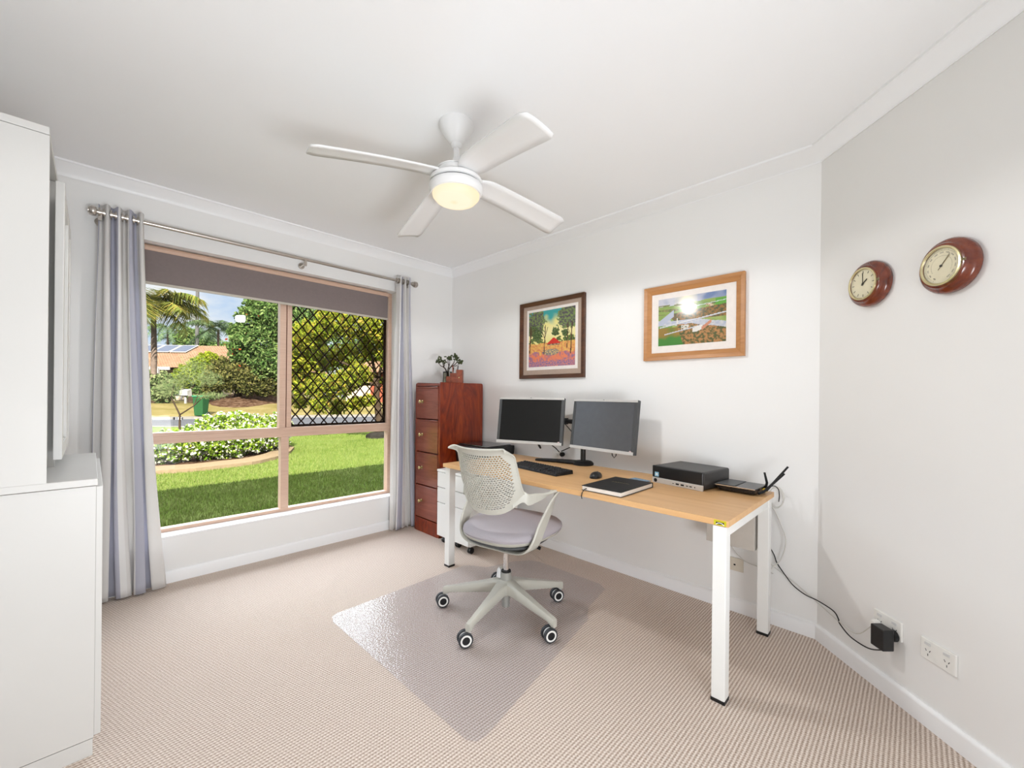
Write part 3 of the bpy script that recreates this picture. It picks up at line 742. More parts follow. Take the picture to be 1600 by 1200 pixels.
# desktop computer
MP = frame2((-.338,-2.388), (-.045,-.285), DZ)   # x along the front, y into depth
pc = thing('desktop_computer', 'low black small form computer with a silver lower front strip on the desk', 'computer', (-.2,-2.4,DZ))
pw, pd, ph = .288, .27, .094
b = MB(MP); b.box((-pw/2,0.004,.004),(pw/2,pd,ph)); b.build('case', plain('charcoal_case', (.035,.033,.032), .45, var=.05), pc, bevel=.010, seg=4)
b = MB(MP); b.box((-pw/2,-.006,.030),(pw/2,.006,ph)); fp = b.build('front_panel', M_BLACK, pc, bevel=.005, seg=3)
b = MB(MP); b.box((-pw/2,-.0065,.0),(pw/2,.006,.030)); sp = b.build('silver_strip', M_SILVER, pc, bevel=.003)
b = MB(MP)
for x, w, h in ((-.016,.008,.003),(.008,.018,.008),(.036,.018,.008),(.062,.010,.004),(.082,.012,.005),(.104,.004,.006)):
    b.box((x-w/2,-.0075,.014-h/2),(x+w/2,-.006,.014+h/2))
b.build('ports', M_BLACKM, sp)
MF = MP @ Matrix(((1,0,0,0),(0,0,-1,-.0072),(0,1,0,0),(0,0,0,1)))
b = MB(MF @ Matrix.Translation((-.122,.015,0))); b.lathe([(.0085,0),(.0100,0),(.0100,.0006),(.0085,.0006)], 24); b.build('badge_ring', M_BLACKM, sp)
text('hp', .015, MF @ Matrix.Translation((-.122,.0158,0)), M_BLACKM, 'badge_letters', sp, .0003, shear=.25)
b = MB(MP); b.box((-.127,-.0068,.036),(-.103,-.006,.060)); bs = b.build('blue_sticker', M_BLUE, fp)
b = MB(MP); b.box((-.121,-.0074,.043),(-.109,-.0068,.053)); b.build('sticker_print', M_OUTLET, bs)
# router
rtx = thing('wifi_router', 'flat black glossy router with three stick antennas on the desk end', 'router', (-.2,-2.66,DZ))
Mr = frame2((-.195,-2.655), (-.06,-.98), DZ)
b = MB(Mr); b.add([(-.075,-.075,.006),(.085,-.075,.006),(.085,.075,.006),(-.075,.075,.006),(-.095,-.095,.034),(.095,-.095,.034),(.095,.080,.036),(-.095,.080,.036)], BOXF)
b.build('body', plain('router_gloss_black', (.02,.02,.022), .15), rtx, bevel=.003)
MB(Mr).box((-.09,-.088,.0345),(0,.075,.0375)).build('light_panel', M_GREYD, rtx)
MB(Mr).box((-.094,-.0965,.031),(.094,-.094,.035)).build('chrome_line', M_CHROME, rtx)
for (a,c,e) in (((.098,-.06,.012),(.112,-.03,.02),(.175,.05,.105)),((.095,.0,.012),(.112,.01,.02),(.18,.09,.135)),((.095,.05,.012),(.10,.055,.05),(.092,.045,.10))):
    MB(Mr).tube([a,c,e], [.006,.006,.0048], 8).build('antenna', M_BLACKM, rtx, smooth=True)
MB(Mr).box((.096,.005,.012),(.112,.028,.026)).build('plug', plain('yellow_plug', srgb(230,190,60), .5), rtx)

# monitors on a dual arm stand
def monitor(c, yawdeg, tilt, label, panel):
    L = Vector((math.cos(R(yawdeg)), math.sin(R(yawdeg)), 0)); nx = Vector((math.sin(R(yawdeg)), -math.cos(R(yawdeg)), 0))
    rgt = -L; upv = (up*math.cos(R(tilt))+nx*math.sin(R(tilt))).normalized(); out = rgt.cross(upv).normalized()
    M_ = Matrix((rgt, upv, out)).transposed().to_4x4(); M_.translation = Vector(c)
    m = thing('monitor', label, 'monitor', c, 'pair of monitors on the dual arm')
    w, h = .2525, .166
    b = MB(M_); b.box((-w,-h,-.030),(w,h,-.004)).box((-w*.75,-h*.7,-.052),(w*.75,h*.7,-.03)).box((-.05,-.05,-.062),(.05,.05,-.05)); b.build('housing', M_GREYD, m, bevel=.004)
    b = MB(M_); b.box((-w,-h,-.008),(-w+.020,h,.002)).box((w-.020,-h,-.008),(w,h,.002)); b.build('side_bezel', M_GREYD, m, bevel=.001)
    b = MB(M_); b.box((-w+.001,h-.014,-.008),(w-.001,h,.0035)); b.build('top_bezel', M_SILVER, m, bevel=.001)
    lb = MB(M_).box((-w-.002,-h-.002,-.010),(w-.004,-h+.018,.004)).build('lower_bezel', M_SILVER, m, bevel=.0015)
    MB(M_).box((-w+.019,-h+.017,-.006),(w-.019,h-.013,-.0008)).build('screen', panel, m)
    MB(M_).box((-.006,h-.004,.0035),(.006,h-.001,.0042)).build('camera_dot', M_BLACK, m)
    T = M_ @ Matrix.Translation((w-.026,-h+.016,.0022))
    bd = MB(T).lathe([(0,0),(.0085,0),(.0085,.0012),(0,.0012)], 20).build('badge', plain('badge_white', srgb(228,206,206), .4), m)
    text('hp', .011, T @ Matrix.Translation((0,.0006,.0014)), plain('badge_ink', srgb(170,110,120), .4), 'badge_letters', bd, .0002, shear=.25)
    text('hp', .016, M_ @ Matrix.Translation((0,-h+.008,.0046)), M_GREYM, 'lower_badge', lb, .0002, shear=.25) if False else None
    return m, M_
mA, MA = monitor((-.284,-1.298,.997), 109.5, 8.9, 'left monitor with near black screen and silver lower bezel', M_SCREEN)
mB, MBm = monitor((-.196,-1.842,.990), 84.4, 7.6, 'right monitor with a grey room reflection painted into its screen', M_SCREENREFL)
sc = (-.120,-1.648)
stn = thing('monitor_stand', 'black dual monitor arm stand with V shaped foot on the desk', 'monitor stand', (sc[0],sc[1],DZ))
b = MB(Matrix.Translation((sc[0],sc[1],DZ))); b.lathe([(.0,0),(.072,0),(.072,.012),(.060,.024),(.03,.027),(0,.027)], 32)
for e in ((-.10,.34),(-.13,-.20)):
    d = Vector((e[0],e[1],0)); s = d.normalized().cross(up)
    pts = [Vector((0,0,.012)), d*.5+Vector((0,0,.012)), d*.85+Vector((0,0,.008)), d+Vector((0,0,.005))]
    if e[1] < 0: continue
    b.ribbon(pts, [s*.055, s*.038, s*.028, s*.018], .018)
b.build('base', M_BLACKM, stn, smooth=True)
MB().cyl((sc[0],sc[1],DZ+.02),(sc[0],sc[1],1.03),.0175,n=20).build('column', M_BLACK, stn, smooth=True)
b = MB(); b.cyl((sc[0],sc[1],.975),(sc[0],sc[1],1.015),.022,n=20)
bA = MA @ Vector((0,0,-.062)); bB = MBm @ Vector((0,0,-.062))
sxv = Vector((sc[0],sc[1],.995))
kA = Vector((-.10,-1.48,.995)); kB = Vector((-.090,-1.75,.995))
for q in ((sxv,kA,bA),(sxv,kB,bB)):
    b.tube([q[0],q[1]], .016, 12); b.cyl(q[1]-up*.022, q[1]+up*.022, .02, n=16); b.tube([q[1],q[2]], .014, 12)
b.build('arm', M_BLACKM, stn, smooth=True)
# monitor leads hanging behind
o = MB().tube([(-.16,-1.52,.98),(-.14,-1.56,.93),(-.13,-1.585,.88),(-.15,-1.565,.82),(-.2,-1.52,.79)], .0035, 7).build('cable', M_BLACKM, None, smooth=True)
tag(o, 'black lead looping down between the two monitors', 'cable')
o = MB().tube([(-.13,-1.300,.87),(-.10,-1.335,.82),(-.06,-1.36,.785),(-.035,-1.375,.755)], .0035, 7); 
o.lathe([(0,0),(.012,.002),(.017,.012),(.017,.03),(.008,.042),(0,.044)], 14, Matrix.Translation((-.001,-1.392,.738)) @ Matrix.Rotation(R(-90),4,'Y') )
o = o.build('power_plug', M_BLACKM, None, smooth=True); tag(o, 'black power plug in the wall just below the left monitor', 'plug')
o = MB().box((-.012,-1.372,.69),(.0,-1.290,.76)).lathe([(0,0),(.017,0),(.017,.026),(.010,.034),(0,.034)], 14, Matrix.Translation((-.010,-1.335,.725)) @ Matrix.Rotation(R(-90),4,'Y')).build('plug_adapter', M_OUTLET, None, bevel=.002)
tag(o, 'white power adapter on the wall below the left monitor', 'plug')
o = MB().tube([(-.27,-1.355,.845),(-.26,-1.36,.83),(-.255,-1.37,.815),(-.25,-1.375,.80)], [.006,.006,.009,.006], 8).build('cable_tie', M_BLACKM, None, smooth=True)
tag(o, 'short black tie dangling under the left monitor', 'cable')
o = MB().tube([(-.175,-1.90,.84),(-.17,-1.905,.80),(-.165,-1.915,.785),(-.16,-1.925,.80),(-.165,-1.93,.84)], .0032, 7).build('cable', M_BLACKM, None, smooth=True)
tag(o, 'small black lead loop hanging under the right monitor', 'cable')

# ------------------------------------------------------------------ wall things
def wallB(y, z): # local x right, y up, z out of the desk wall
    m_ = Matrix((Vector((0,-1,0)), up, Vector((-1,0,0)))).transposed().to_4x4(); m_.translation = Vector((0,y,z)); return m_
def wallCm(s, z):
    d = Vector((-1,-1,0)).normalized(); n = Vector((-1,1,0)).normalized()
    m_ = Matrix((d, up, n)).transposed().to_4x4(); m_.translation = Vector((0,YC,0))+d*s+up*z; return m_
def border(b, w, h, wd, z0, z1, inner=None):
    """mitred picture frame rails with a stepped profile"""
    z2 = z1 if inner is None else inner
    o = [(-w,-h),(w,-h),(w,h),(-w,h)]; i = [(-w+wd,-h+wd),(w-wd,-h+wd),(w-wd,h-wd),(-w+wd,h-wd)]
    vs = [(x,y,z0) for x,y in o]+[(x,y,z1) for x,y in o]+[(x,y,z2) for x,y in i]+[(x,y,z0) for x,y in i]
    fs = []
    for a in range(4):
        c = (a+1) % 4
        fs += [(a,c,c+4,a+4),(a+4,c+4,c+8,a+8),(a+8,c+8,c+12,a+12),(a+12,c+12,c,a)]
    b.add(vs, fs); return b
def art(name, M_, w, h, nx, ny, fn, mat, parent):
    vs = [((i/nx-.5)*w, (j/ny-.5)*h, 0) for j in range(ny+1) for i in range(nx+1)]
    fs = [(j*(nx+1)+i, j*(nx+1)+i+1, (j+1)*(nx+1)+i+1, (j+1)*(nx+1)+i) for j in range(ny) for i in range(nx)]
    o = MB(M_).add(vs, fs).build(name, mat, parent, fix=False)
    at = o.data.color_attributes.new('Col', 'FLOAT_COLOR', 'CORNER'); data = []
    for j in range(ny):
        for i in range(nx):
            c = fn((i+.5)/nx, (j+.5)/ny); data += [c[0],c[1],c[2],1]*4
    at.data.foreach_set('color', data); return o
def nz(x, y, s=0): return noise.noise(Vector((x, y, s)))
def mixc(a, c, t): t = max(0,min(1,t)); return tuple(a[k]*(1-t)+c[k]*t for k in range(3))
def art1(u, v):
    n1 = nz(u*9, v*9); n2 = nz(u*28, v*28, 3); n3 = nz(u*50, v*50, 7)
    sky = mixc(srgb(230,220,130), srgb(60,160,160), (v-.72)*5+n1*.6)
    c = mixc(sky, srgb(240,230,170), 1-abs(v-.6)*4)
    tr = max(1.15-((u-.12)**2/.10+(v-.80)**2/.07), 1.15-((u-.88)**2/.10+(v-.84)**2/.06))
    if tr+n1*.5+n2*.5 > .45: c = mixc(srgb(84,76,84), srgb(120,140,80), .5+n2*1.8+n3)
    for (cu,cv,cr) in ((.60,.60,.075),(.80,.56,.07),(.66,.47,.04),(.80,.46,.04),(.2,.55,.12),(.1,.66,.1)):
        if (u-cu)**2+(v-cv)**2 < (cr*(1+n2*.6))**2: c = mixc(srgb(52,70,40), srgb(100,120,70), .5+n3*2)
    if v < .52 and v > .36 and n1+n2*.7 > -.15 and abs(u-.52) > .14: c = mixc(srgb(120,140,60), srgb(70,80,66), .5+n3*2)
    if v < .42+n1*.03: c = mixc(srgb(228,180,96), srgb(212,132,86), .5+n2*1.3-(v-.2))
    if v < .24+n1*.08: c = mixc(srgb(228,130,92), srgb(150,110,140), .35+n1*1.4+n2)
    if v < .10+n2*.06: c = mixc(srgb(120,104,150), srgb(206,130,120), .5+n3*2)
    if (u-.5)**2/.03+(v-.25)**2/.003+n3*.8 < 1: c = mixc(srgb(90,100,120), srgb(220,190,120), .5+n3*2.5)
    if .37 < v < .50 and abs(u-.56) < .15*(1-(v-.40)/.11 if v > .40 else 1) and v > .395: c = srgb(206,52,40)
    if .365 < v < .395 and abs(u-.56) < .13: c = mixc(srgb(90,70,60), srgb(200,160,120), .5+n3*2)
    for tx, tv, ww in ((.36,.22,.008),(.03,.25,.012),(.92,.2,.010),(.84,.30,.007)):
        if abs(u-tx-(v-.4)*.05) < ww and tv < v < .75: c = srgb(80,52,40)
    for k in range(5):
        x0, s_ = ((.36,.35),(.36,-.4),(.92,-.5),(.03,.5),(.03,.25))[k]
        if 0 < (v-.5) < .2 and abs(u-x0-(v-.5)*s_) < .006: c = srgb(96,70,52)
    return c
def art2(u, v):
    n1 = nz(u*7, v*7, 11); n2 = nz(u*24, v*20, 13); n3 = nz(u*46, v*40, 17)
    if v > .86+.05*(u-.5)+n1*.03: c = mixc(srgb(196,196,206), srgb(110,130,170), u*1.2-.2+n1)
    else: c = mixc(srgb(120,150,70), srgb(160,176,100), .5+n1)
    if .25 < u < .6 and v > .80: c = mixc(c, srgb(246,236,200), .85-abs(u-.43)*4)  # soft yellowish lamp glare painted into the picture's sky
    if .66 < v < .86:
        if n1+.35*math.sin(v*60+u*6) > .05: c = mixc(srgb(90,110,60), srgb(150,140,90), .5+n2)
        if u > .85: c = srgb(96,160,60)
    if .70 < v < .79 and .48 < u < .82 and n2+n1 > -.05: c = mixc(srgb(226,206,180), srgb(160,110,80), .5+n3*2.5)
    if .50 < v < .68+.1*(u-.4) and u > .18+abs(v-.6)*.8: c = mixc(srgb(150,110,60), srgb(84,86,56), .5+n2*1.6+n3)
    rv = .50-.12*(u-.2)
    if abs(v-(.46 if u < .55 else .46-.28*(u-.55))-n1*.02) < .055+.03*(u<.2): c = mixc(srgb(176,182,200), srgb(206,204,206), .5+n2)
    if abs((v-.45)-(u*.9)) < .07 and u < .25: c = srgb(180,186,204)
    if v < .42-.30*max(0,u-.5)-n1*.03 and not (u < .30):
        if u > .28+(.42-v)*.18: c = mixc(srgb(180,130,80), srgb(86,90,50), .5+n2*1.9+n3)
    if v < .38 and u < .30+(.38-v)*.25: c = mixc(srgb(150,120,56), srgb(70,130,54), (.30-v)*6+n1)
    if .38 < v < .43 and u < .22: c = srgb(110,150,60)
    y1 = .385+.19*u
    if abs(v-y1) < .014 and .02 < u < 1: c = mixc(srgb(216,216,220), srgb(130,130,140), (y1-v)*60)
    y2 = .235+.23*(u-.1)
    if abs(v-y2) < .012 and .10 < u < .85: c = mixc(srgb(206,206,212), srgb(130,130,140), (y2-v)*60)
    y3 = .75+.12*(u-.45)
    if abs(v-y3) < .006 and u > .45: c = srgb(206,210,214)
    if .53 < u < .68 and abs(v-.30-(u-.6)*.35) < .055*(1-abs(u-.6)*4): c = srgb(226,222,216)
    if .36 < u < .48 and abs(v-.36) < .05 and n3 > -.1: c = srgb(214,210,200)
    if abs(u-.30) < .008 and .44 < v < .56: c = srgb(226,220,210)
    if .66 < u < .80 and abs(v-.33-(u-.7)*1.0) < .035: c = srgb(206,140,110)
    return c
M_ART = vcol_mat('artwork', .6)
p1 = thing('framed_picture', 'dark wood framed bush landscape painting with a red roofed hut', 'picture', (-.012,-1.26,1.618), 'framed pictures above the desk')
Mp1 = wallB(-1.262,1.618); w, h = .318, .306
border(MB(Mp1), w, h, .030, .001, .026, .018).build('frame', M_FRAMED, p1, bevel=.001)
MB(Mp1).box((-w+.012,-h+.012,.001),(w-.012,h-.012,.008)).build('mount', M_MATT, p1)
MB(Mp1).box((-w+.070,-h+.068,.008),(w-.065,h-.060,.010)).build('inner_mount', M_MATW, p1)
art('artwork', Mp1 @ Matrix.Translation((.002,.006,.0106)), .458, .438, 110, 106, art1, M_ART, p1)
MB(Mp1).box((-w+.028,-h+.028,.0135),(w-.028,h-.028,.0145)).build('glass_pane', M_GLASSP, p1)
p2 = thing('framed_picture', 'light oak framed aerial view with a pale aircraft over a river', 'picture', (-.012,-2.327,1.632), 'framed pictures above the desk')
Mp2 = wallB(-2.327,1.633); w, h = .291, .230
b = MB(Mp2); border(b, w, h, .022, .001, .024, .020); border(b, w-.020, h-.020, .026, .001, .019, .010); b.build('frame', M_FRAMEO, p2, bevel=.001)
MB(Mp2).box((-w+.012,-h+.012,.001),(w-.012,h-.012,.006)).build('mount', M_MATW, p2)
art('artwork', Mp2 @ Matrix.Translation((-.004,.004,.0066)), .395, .290, 130, 96, art2, M_ART, p2)
MB(Mp2).box((-w+.044,-h+.044,.0085),(w-.044,h-.044,.0092)).build('glass_pane', M_GLASSP, p2)

def dial_instrument(s, z, rad, name, label, cat):
    M_ = wallCm(s, z); loc = M_.translation
    t = thing(name, label, cat, loc)
    k = rad/.093
    body = [(0,.0),(.082,.0),(.090,.004),(.093,.012),(.093,.022),(.088,.032),(.082,.035),(.078,.037),(.074,.045),(.068,.047),(.062,.047),(.060,.043),(0,.043)]
    MB(M_).lathe([(r*k,zz) for r,zz in body], 56).build('case', M_CLOCKW, t, smooth=True)
    MB(M_).lathe([(.060*k,.043),(.066*k,.045),(.066*k,.052),(.061*k,.053),(.058*k,.049)], 56, None, False).build('bezel', plain('pale_brass', srgb(216,204,160), .25, .6), t, smooth=True)
    dl = MB(M_).lathe([(0,.0432),(.060*k,.0432),(.060*k,.0445),(0,.0445)], 56).build('dial', M_DIAL, t)
    MB(M_).lathe([(.060*k,.050),(.05*k,.054),(.035*k,.058),(.018*k,.060),(0,.0605)], 40, None, False).build('glass_dome', M_GLASSP, t, smooth=True)
    MB(M_).box((.063*k,-.0035,.047),(.078*k,-.0012,.051)).box((.063*k,.0012,.047),(.078*k,.0035,.051)).build('latch', plain('latch_brass', srgb(170,160,120), .3, .7), t)
    return t, dl, M_, k
clk, dl, Mk, k = dial_instrument(.295, 1.655, .094, 'wall_clock', 'round mahogany clock with ivory face, smaller dial nearer the desk', 'clock')
b = MB(Mk)
for i in range(12):
    a = i*PI/6; T = Matrix.Rotation(-a, 4, 'Z')
    b.box((-.0011,.043*k,.0445),(.0011,.053*k,.0450), T)
b.build('hour_mark', M_INK, dl)
for ang, L, wd in ((R(-52), .026, .0022), (R(2), .045, .0014)):
    MB(Mk).box((-wd,-.008,.0462),(wd,L,.0468), Matrix.Rotation(ang, 4, 'Z')).build('hand', M_INK, clk)
MB(Mk).lathe([(0,.0455),(.0045,.0455),(.0045,.0475),(0,.0475)], 16).build('hub', M_INK, clk)
bar, dl, Mk, k = dial_instrument(.607, 1.632, .094, 'wall_barometer', 'round mahogany barometer with numbered ivory face further along the angled wall', 'barometer')
b = MB(Mk)
for i in range(61):
    a = R(-150+i*5); b.box((-.0004,.050*k,.0445),(.0004,(.053 if i % 5 else .055)*k,.0449), Matrix.Rotation(-a, 4, 'Z'))
for i in range(41):
    a = R(-120+i*6); b.box((-.0004,.033*k,.0445),(.0004,.035*k,.0449), Matrix.Rotation(-a, 4, 'Z'))
b.build('scale', M_INKG, dl)
for i in range(13):
    a = R(-150+i*25)
    T = Mk @ Matrix.Rotation(-a, 4, 'Z') @ Matrix.Translation((0,.0445*k,.0446))
    text(str(950+i*10), .0062, T, M_INK, 'numeral', dl, .0001)
MB(Mk).box((-.0006,-.014,.0462),(.0006,.046,.0466), Matrix.Rotation(R(-38), 4, 'Z')).build('needle', M_INK, bar)
MB(Mk).box((-.0008,-.016,.0455),(.0008,.04,.0459), Matrix.Rotation(R(-42), 4, 'Z')).build('set_hand', M_BRASS, bar)
MB(Mk).lathe([(0,.0455),(.004,.0455),(.004,.048),(0,.048)], 16).build('hub', M_INK, bar)

def gpo(s, z, label):
    M_ = wallCm(s, z); t = thing('power_outlet', label, 'power outlet', M_.translation, 'double power outlets on the angled wall')
    MB(M_).box((-.060,-.037,0),(.060,.037,.009)).build('plate', M_OUTLET, t, bevel=.003)
    b = MB(M_)
    for sx in (-.032,.032):
        MB(M_).box((sx-.010,.017,.009),(sx+.010,.026,.0125)).build('switch', M_CWHITE, t, bevel=.001)
        for dx, dy, an in ((-.007,-.002,30),(.007,-.002,-30),(0,-.017,0)):
            T = Matrix.Translation((sx+dx,dy,.0)) @ Matrix.Rotation(R(an), 4, 'Z'); b.box((-.0012,-.004,.0088),(.0012,.004,.0094), T)
    b.build('socket_slots', M_GREYD, t); return t
gpo(.380,.278,'white double power outlet with a black adapter plugged in')
gpo(.572,.276,'white empty double power outlet right of the black adapter')
Ma = wallCm(.415,.255)
ad = thing('power_adapter', 'chunky black plug pack plugged into the double outlet on angled wall', 'power adapter', Ma.translation)
MB(Ma).box((-.036,-.052,.030),(.020,.030,.075)).build('body', M_BLACK, ad, bevel=.004)
MB(Ma).lathe([(0,.0125),(.022,.0125),(.022,.028),(.018,.031),(0,.031)], 20).build('collar', M_BLACKM, ad, smooth=True)
Mw = wallCm(.345,.262)
o = MB(Mw).lathe([(0,.0125),(.017,.0125),(.019,.024),(.012,.036),(0,.038)], 18).build('power_plug', M_OUTLET, None, smooth=True)
tag(o, 'white plug in the outlet beside the black adapter', 'plug')
Mq = wallB(-2.583,.258)
pq = thing('data_outlet', 'cream wall plate with one dark socket behind the desk leg', 'wall plate', Mq.translation)
MB(Mq).box((-.058,-.036,0),(.036,.036,.008)).build('plate', M_PLATE, pq, bevel=.002)
MB(Mq).box((-.012,-.006,.008),(-.002,.002,.0088)).build('socket', M_BLACKM, pq)

def curve_pts(P, k=6):
    P = [Vector(p) for p in P]; out = []
    for i in range(len(P)-1):
        p0, p1, p2, p3 = P[max(i-1,0)], P[i], P[i+1], P[min(i+2,len(P)-1)]
        for j in range(k):
            t = j/k; out.append(.5*((2*p1)+(p2-p0)*t+(2*p0-5*p1+4*p2-p3)*t*t+(3*p1-p0-3*p2+p3)*t**3))
    return out+[P[-1]]
def cable(P, r, mat, label):
    return tag(MB().tube(curve_pts(P), r, 7).build('cable', mat, None, smooth=True), label, 'cable')
endA = Ma @ Vector((-.006,-.056,.045))
cable([(-.105,-2.70,.60),(-.06,-2.735,.45),(-.02,-2.764,.368),(-.02,-2.779,.326),(-.02,-2.818,.272),(-.02,-2.851,.234),(-.021,-2.899,.206),(-.05,-2.955,.205),(-.102,-3.019,.20),(-.123,-3.04,.178),(-.128,-3.045,.162),(-.173,-3.086,.139),(-.24,-3.148,.145),endA+Vector((0,.01,-.008)),endA], .0026, M_BLACKM, 'thin black power lead sagging along the wall from desk to adapter')
cable([(-.10,-2.70,.40),(-.02,-2.764,.305),(-.02,-2.837,.262),(-.02,-2.92,.205),(-.06,-2.975,.185),(-.123,-3.04,.170),(-.196,-3.11,.170),tuple(Mw @ Vector((0,-.004,.034)))], .0022, M_CABLEW, 'thin white lead sagging along the wall from desk to outlet')
cable([(-.10,-2.62,.66),(-.05,-2.735,.62),(-.03,-2.764,.601),(-.03,-2.80,.52),(-.03,-2.818,.45),(-.03,-2.80,.36),(-.03,-2.767,.309),(-.10,-2.74,.29)], .0028, M_CABLEW, 'white lead bulging outward in an arc beyond the rear desk leg')
cable([(-.11,-2.50,.47),(-.03,-2.56,.367),(-.03,-2.60,.32),(-.03,-2.64,.295),(-.03,-2.70,.285),(-.03,-2.765,.27)], .0026, M_CABLEW, 'white lead crossing the cream wall plate under the desk')
P = []
for i in range(46):
    a = 2*PI*i/15; P.append((-.045+.004*(i/46), -2.775-.032*math.cos(a)-.002*(i//15), .665+.052*math.sin(a)+.003*(i//15)))
tag(MB().tube(P, .0026, 6).build('cable_coil', M_CABLEW, None, smooth=True), 'white network cable coiled in loops beside the router corner', 'cable')
cable([tuple(Mr @ Vector((.10,.03,.02))),(-.14,-2.785,.742),(-.115,-2.80,.725),(-.09,-2.80,.69),(-.075,-2.795,.655)], .0022, M_BLACKM, 'short black lead curling off the desk end behind the router')

# ------------------------------------------------------------------ chair mat
pol = [(-1.60,-1.10),(-1.57,-1.083),(-.70,-1.070),(-.66,-1.10),(-.60,-1.20),(-.40,-1.26),(-.30,-1.33),(-.27,-1.40),(-.262,-1.88),(-.30,-1.94),(-.55,-1.99),(-.62,-2.03),(-.66,-2.06),(-1.53,-2.235),(-1.572,-2.232),(-1.595,-2.20),(-1.617,-1.15)]
o = MB().prism(pol, .001, .0032).build('chair_mat', M_MATP, None); tag(o, 'clear plastic chair mat with stud texture on the carpet', 'chair mat')

# ------------------------------------------------------------------ office chair
CC = Vector((-.920,-1.709,0)); cy = R(12)
Fd = Vector((math.cos(cy),math.sin(cy),0)); Rd = Vector((math.sin(cy),-math.cos(cy),0))
MC = Matrix((Rd, Fd, up)).transposed().to_4x4(); MC.translation = CC
ch = thing('office_chair', 'light grey swivel office chair with perforated back and mauve grey seat', 'office chair', CC)
ZB = .004
# five star base
b = MB(); hub = Matrix.Translation((CC.x,CC.y,0))
b.lathe([(.030,.112),(.044,.115),(.046,.150),(.040,.180),(.030,.186)], 32, hub)
tipsA = [123,195,267,339,51]
for a in tipsA:
    d = Vector((math.cos(R(a)),math.sin(R(a)),0)); s = Vector((-d.y,d.x,0)); vs = []; fs = []
    prof = [(.0,.046,.112,.184),(.06,.030,.118,.180),(.12,.024,.110,.164),(.22,.019,.097,.140),(.31,.015,.086,.118),(.342,.0145,.070,.112),(.354,.012,.070,.108)]
    for r_, wd, z0, z1 in prof:
        p = CC+d*r_
        vs += [p-s*wd*.8+up*z0, p+s*wd*.8+up*z0, p+s*wd+up*(z0+.2*(z1-z0)), p+s*wd+up*(z1-.008), p+s*wd*.7+up*z1, p-s*wd*.7+up*z1, p-s*wd+up*(z1-.008), p-s*wd+up*(z0+.2*(z1-z0))]
    m_ = 8
    for i in range(len(prof)-1):
        for k in range(m_): l = (k+1) % m_; fs.append((i*m_+k,i*m_+l,(i+1)*m_+l,(i+1)*m_+k))
    fs += [tuple(range(m_))[::-1], tuple(range((len(prof)-1)*m_, len(prof)*m_))]
    b.add(vs, fs)
bs_ = b.build('star_base', M_CHAIR, ch, smooth=True)
ax = Vector((-.42,-.91,0)).normalized(); tdir = Vector((ax.y,-ax.x,0))*1
for a in tipsA:
    tip = CC+Vector((math.cos(R(a)),math.sin(R(a)),0))*.340
    c = tip + tdir*.020*(1 if True else -1); c.z = ZB+.0345
    q = ax.to_track_quat('Z','Y').to_matrix().to_4x4(); q.translation = c
    ca = MB().lathe([(0,-.007),(.024,-.007),(.0285,-.006),(.0285,.006),(.024,.007),(0,.007)], 28, q).cyl(tip+up*.05, tip+up*.085, .008, n=12).build('caster', M_CWHITE, ch, smooth=True)
    for sg in (1,-1):
        T = q @ Matrix.Translation((0,0,sg*.0155))
        MB().lathe([(.026,-.0085),(.032,-.0085),(.0345,-.006),(.0345,.006),(.032,.0085),(.026,.0085)], 32, T, False).build('tyre', M_TYRE, ca, smooth=True)
        MB().lathe([(.0185,-.0085),(.0265,-.0085),(.0265,.0092),(.0185,.0092)], 32, T, False).build('wheel_ring', M_OUTLET, ca, smooth=True)
        MB().lathe([(0,-.0080),(.0190,-.0080),(.0190,.0086),(0,.0086)], 28, T).build('hub_cap', M_BLACKM, ca)
MB(MC).cyl((0,0,.04),(0,0,.115),.0215,n=24).build('lower_cylinder', M_CYL, ch, smooth=True)
MB(MC).cyl((0,0,.178),(0,0,.225),.030,.029,24).build('sleeve', M_CYL, ch, smooth=True)
MB(MC).cyl((0,0,.222),(0,0,.232),.026,n=24).build('collar', M_BLACKM, ch, smooth=True)
MB(MC).cyl((0,0,.225),(0,0,.40),.0145,n=20).build('gas_lift', M_CHROME, ch, smooth=True)
MB(MC).lathe([(.006,.02),(.014,.02),(.010,.06),(.0,.072)],10,Matrix.Translation((-.036,-.012,.172)), sx=1.2).build('height_tab', M_CWHITE, ch, smooth=True)
# mechanism and lever
b = MB(MC); b.box((-.07,-.12,.385),(.07,.10,.415)).lathe([(.20,.408),(.21,.415),(.21,.425),(.0,.425)], 40, Matrix.Translation((0,.03,0)), e=2.8); b.build('mechanism', M_GREYD, ch, bevel=.004)
MB(MC).tube([(.07,.02,.395),(.13,.035,.388),(.185,.045,.372)], [.007,.008,.009], 10).build('lever', M_BLACKM, ch, smooth=True)
# seat
seatp = [(0,.420),(.185,.420),(.222,.432),(.243,.448),(.250,.462),(.247,.474),(.236,.485),(.21,.494),(.16,.499),(.08,.498),(0,.496)]
b = MB(MC); b.lathe(seatp, 64, Matrix.Translation((.0,.045,0)), True, .985, 1.04, 2.7)
for v_ in b.v: v_.x *= 1+.42*(v_.y-.045)
b.build('seat', M_SEAT, ch, smooth=True)
b = MB(MC); b.lathe([(0,.408),(.15,.409),(.205,.418),(.238,.436),(.246,.448),(.240,.452),(.2,.44),(0,.43)], 64, Matrix.Translation((.0,.045,0)), True, .985, 1.04, 2.7)
for v_ in b.v: v_.x *= 1+.42*(v_.y-.045)
b.build('seat_shell', M_CHAIR, ch, smooth=True)
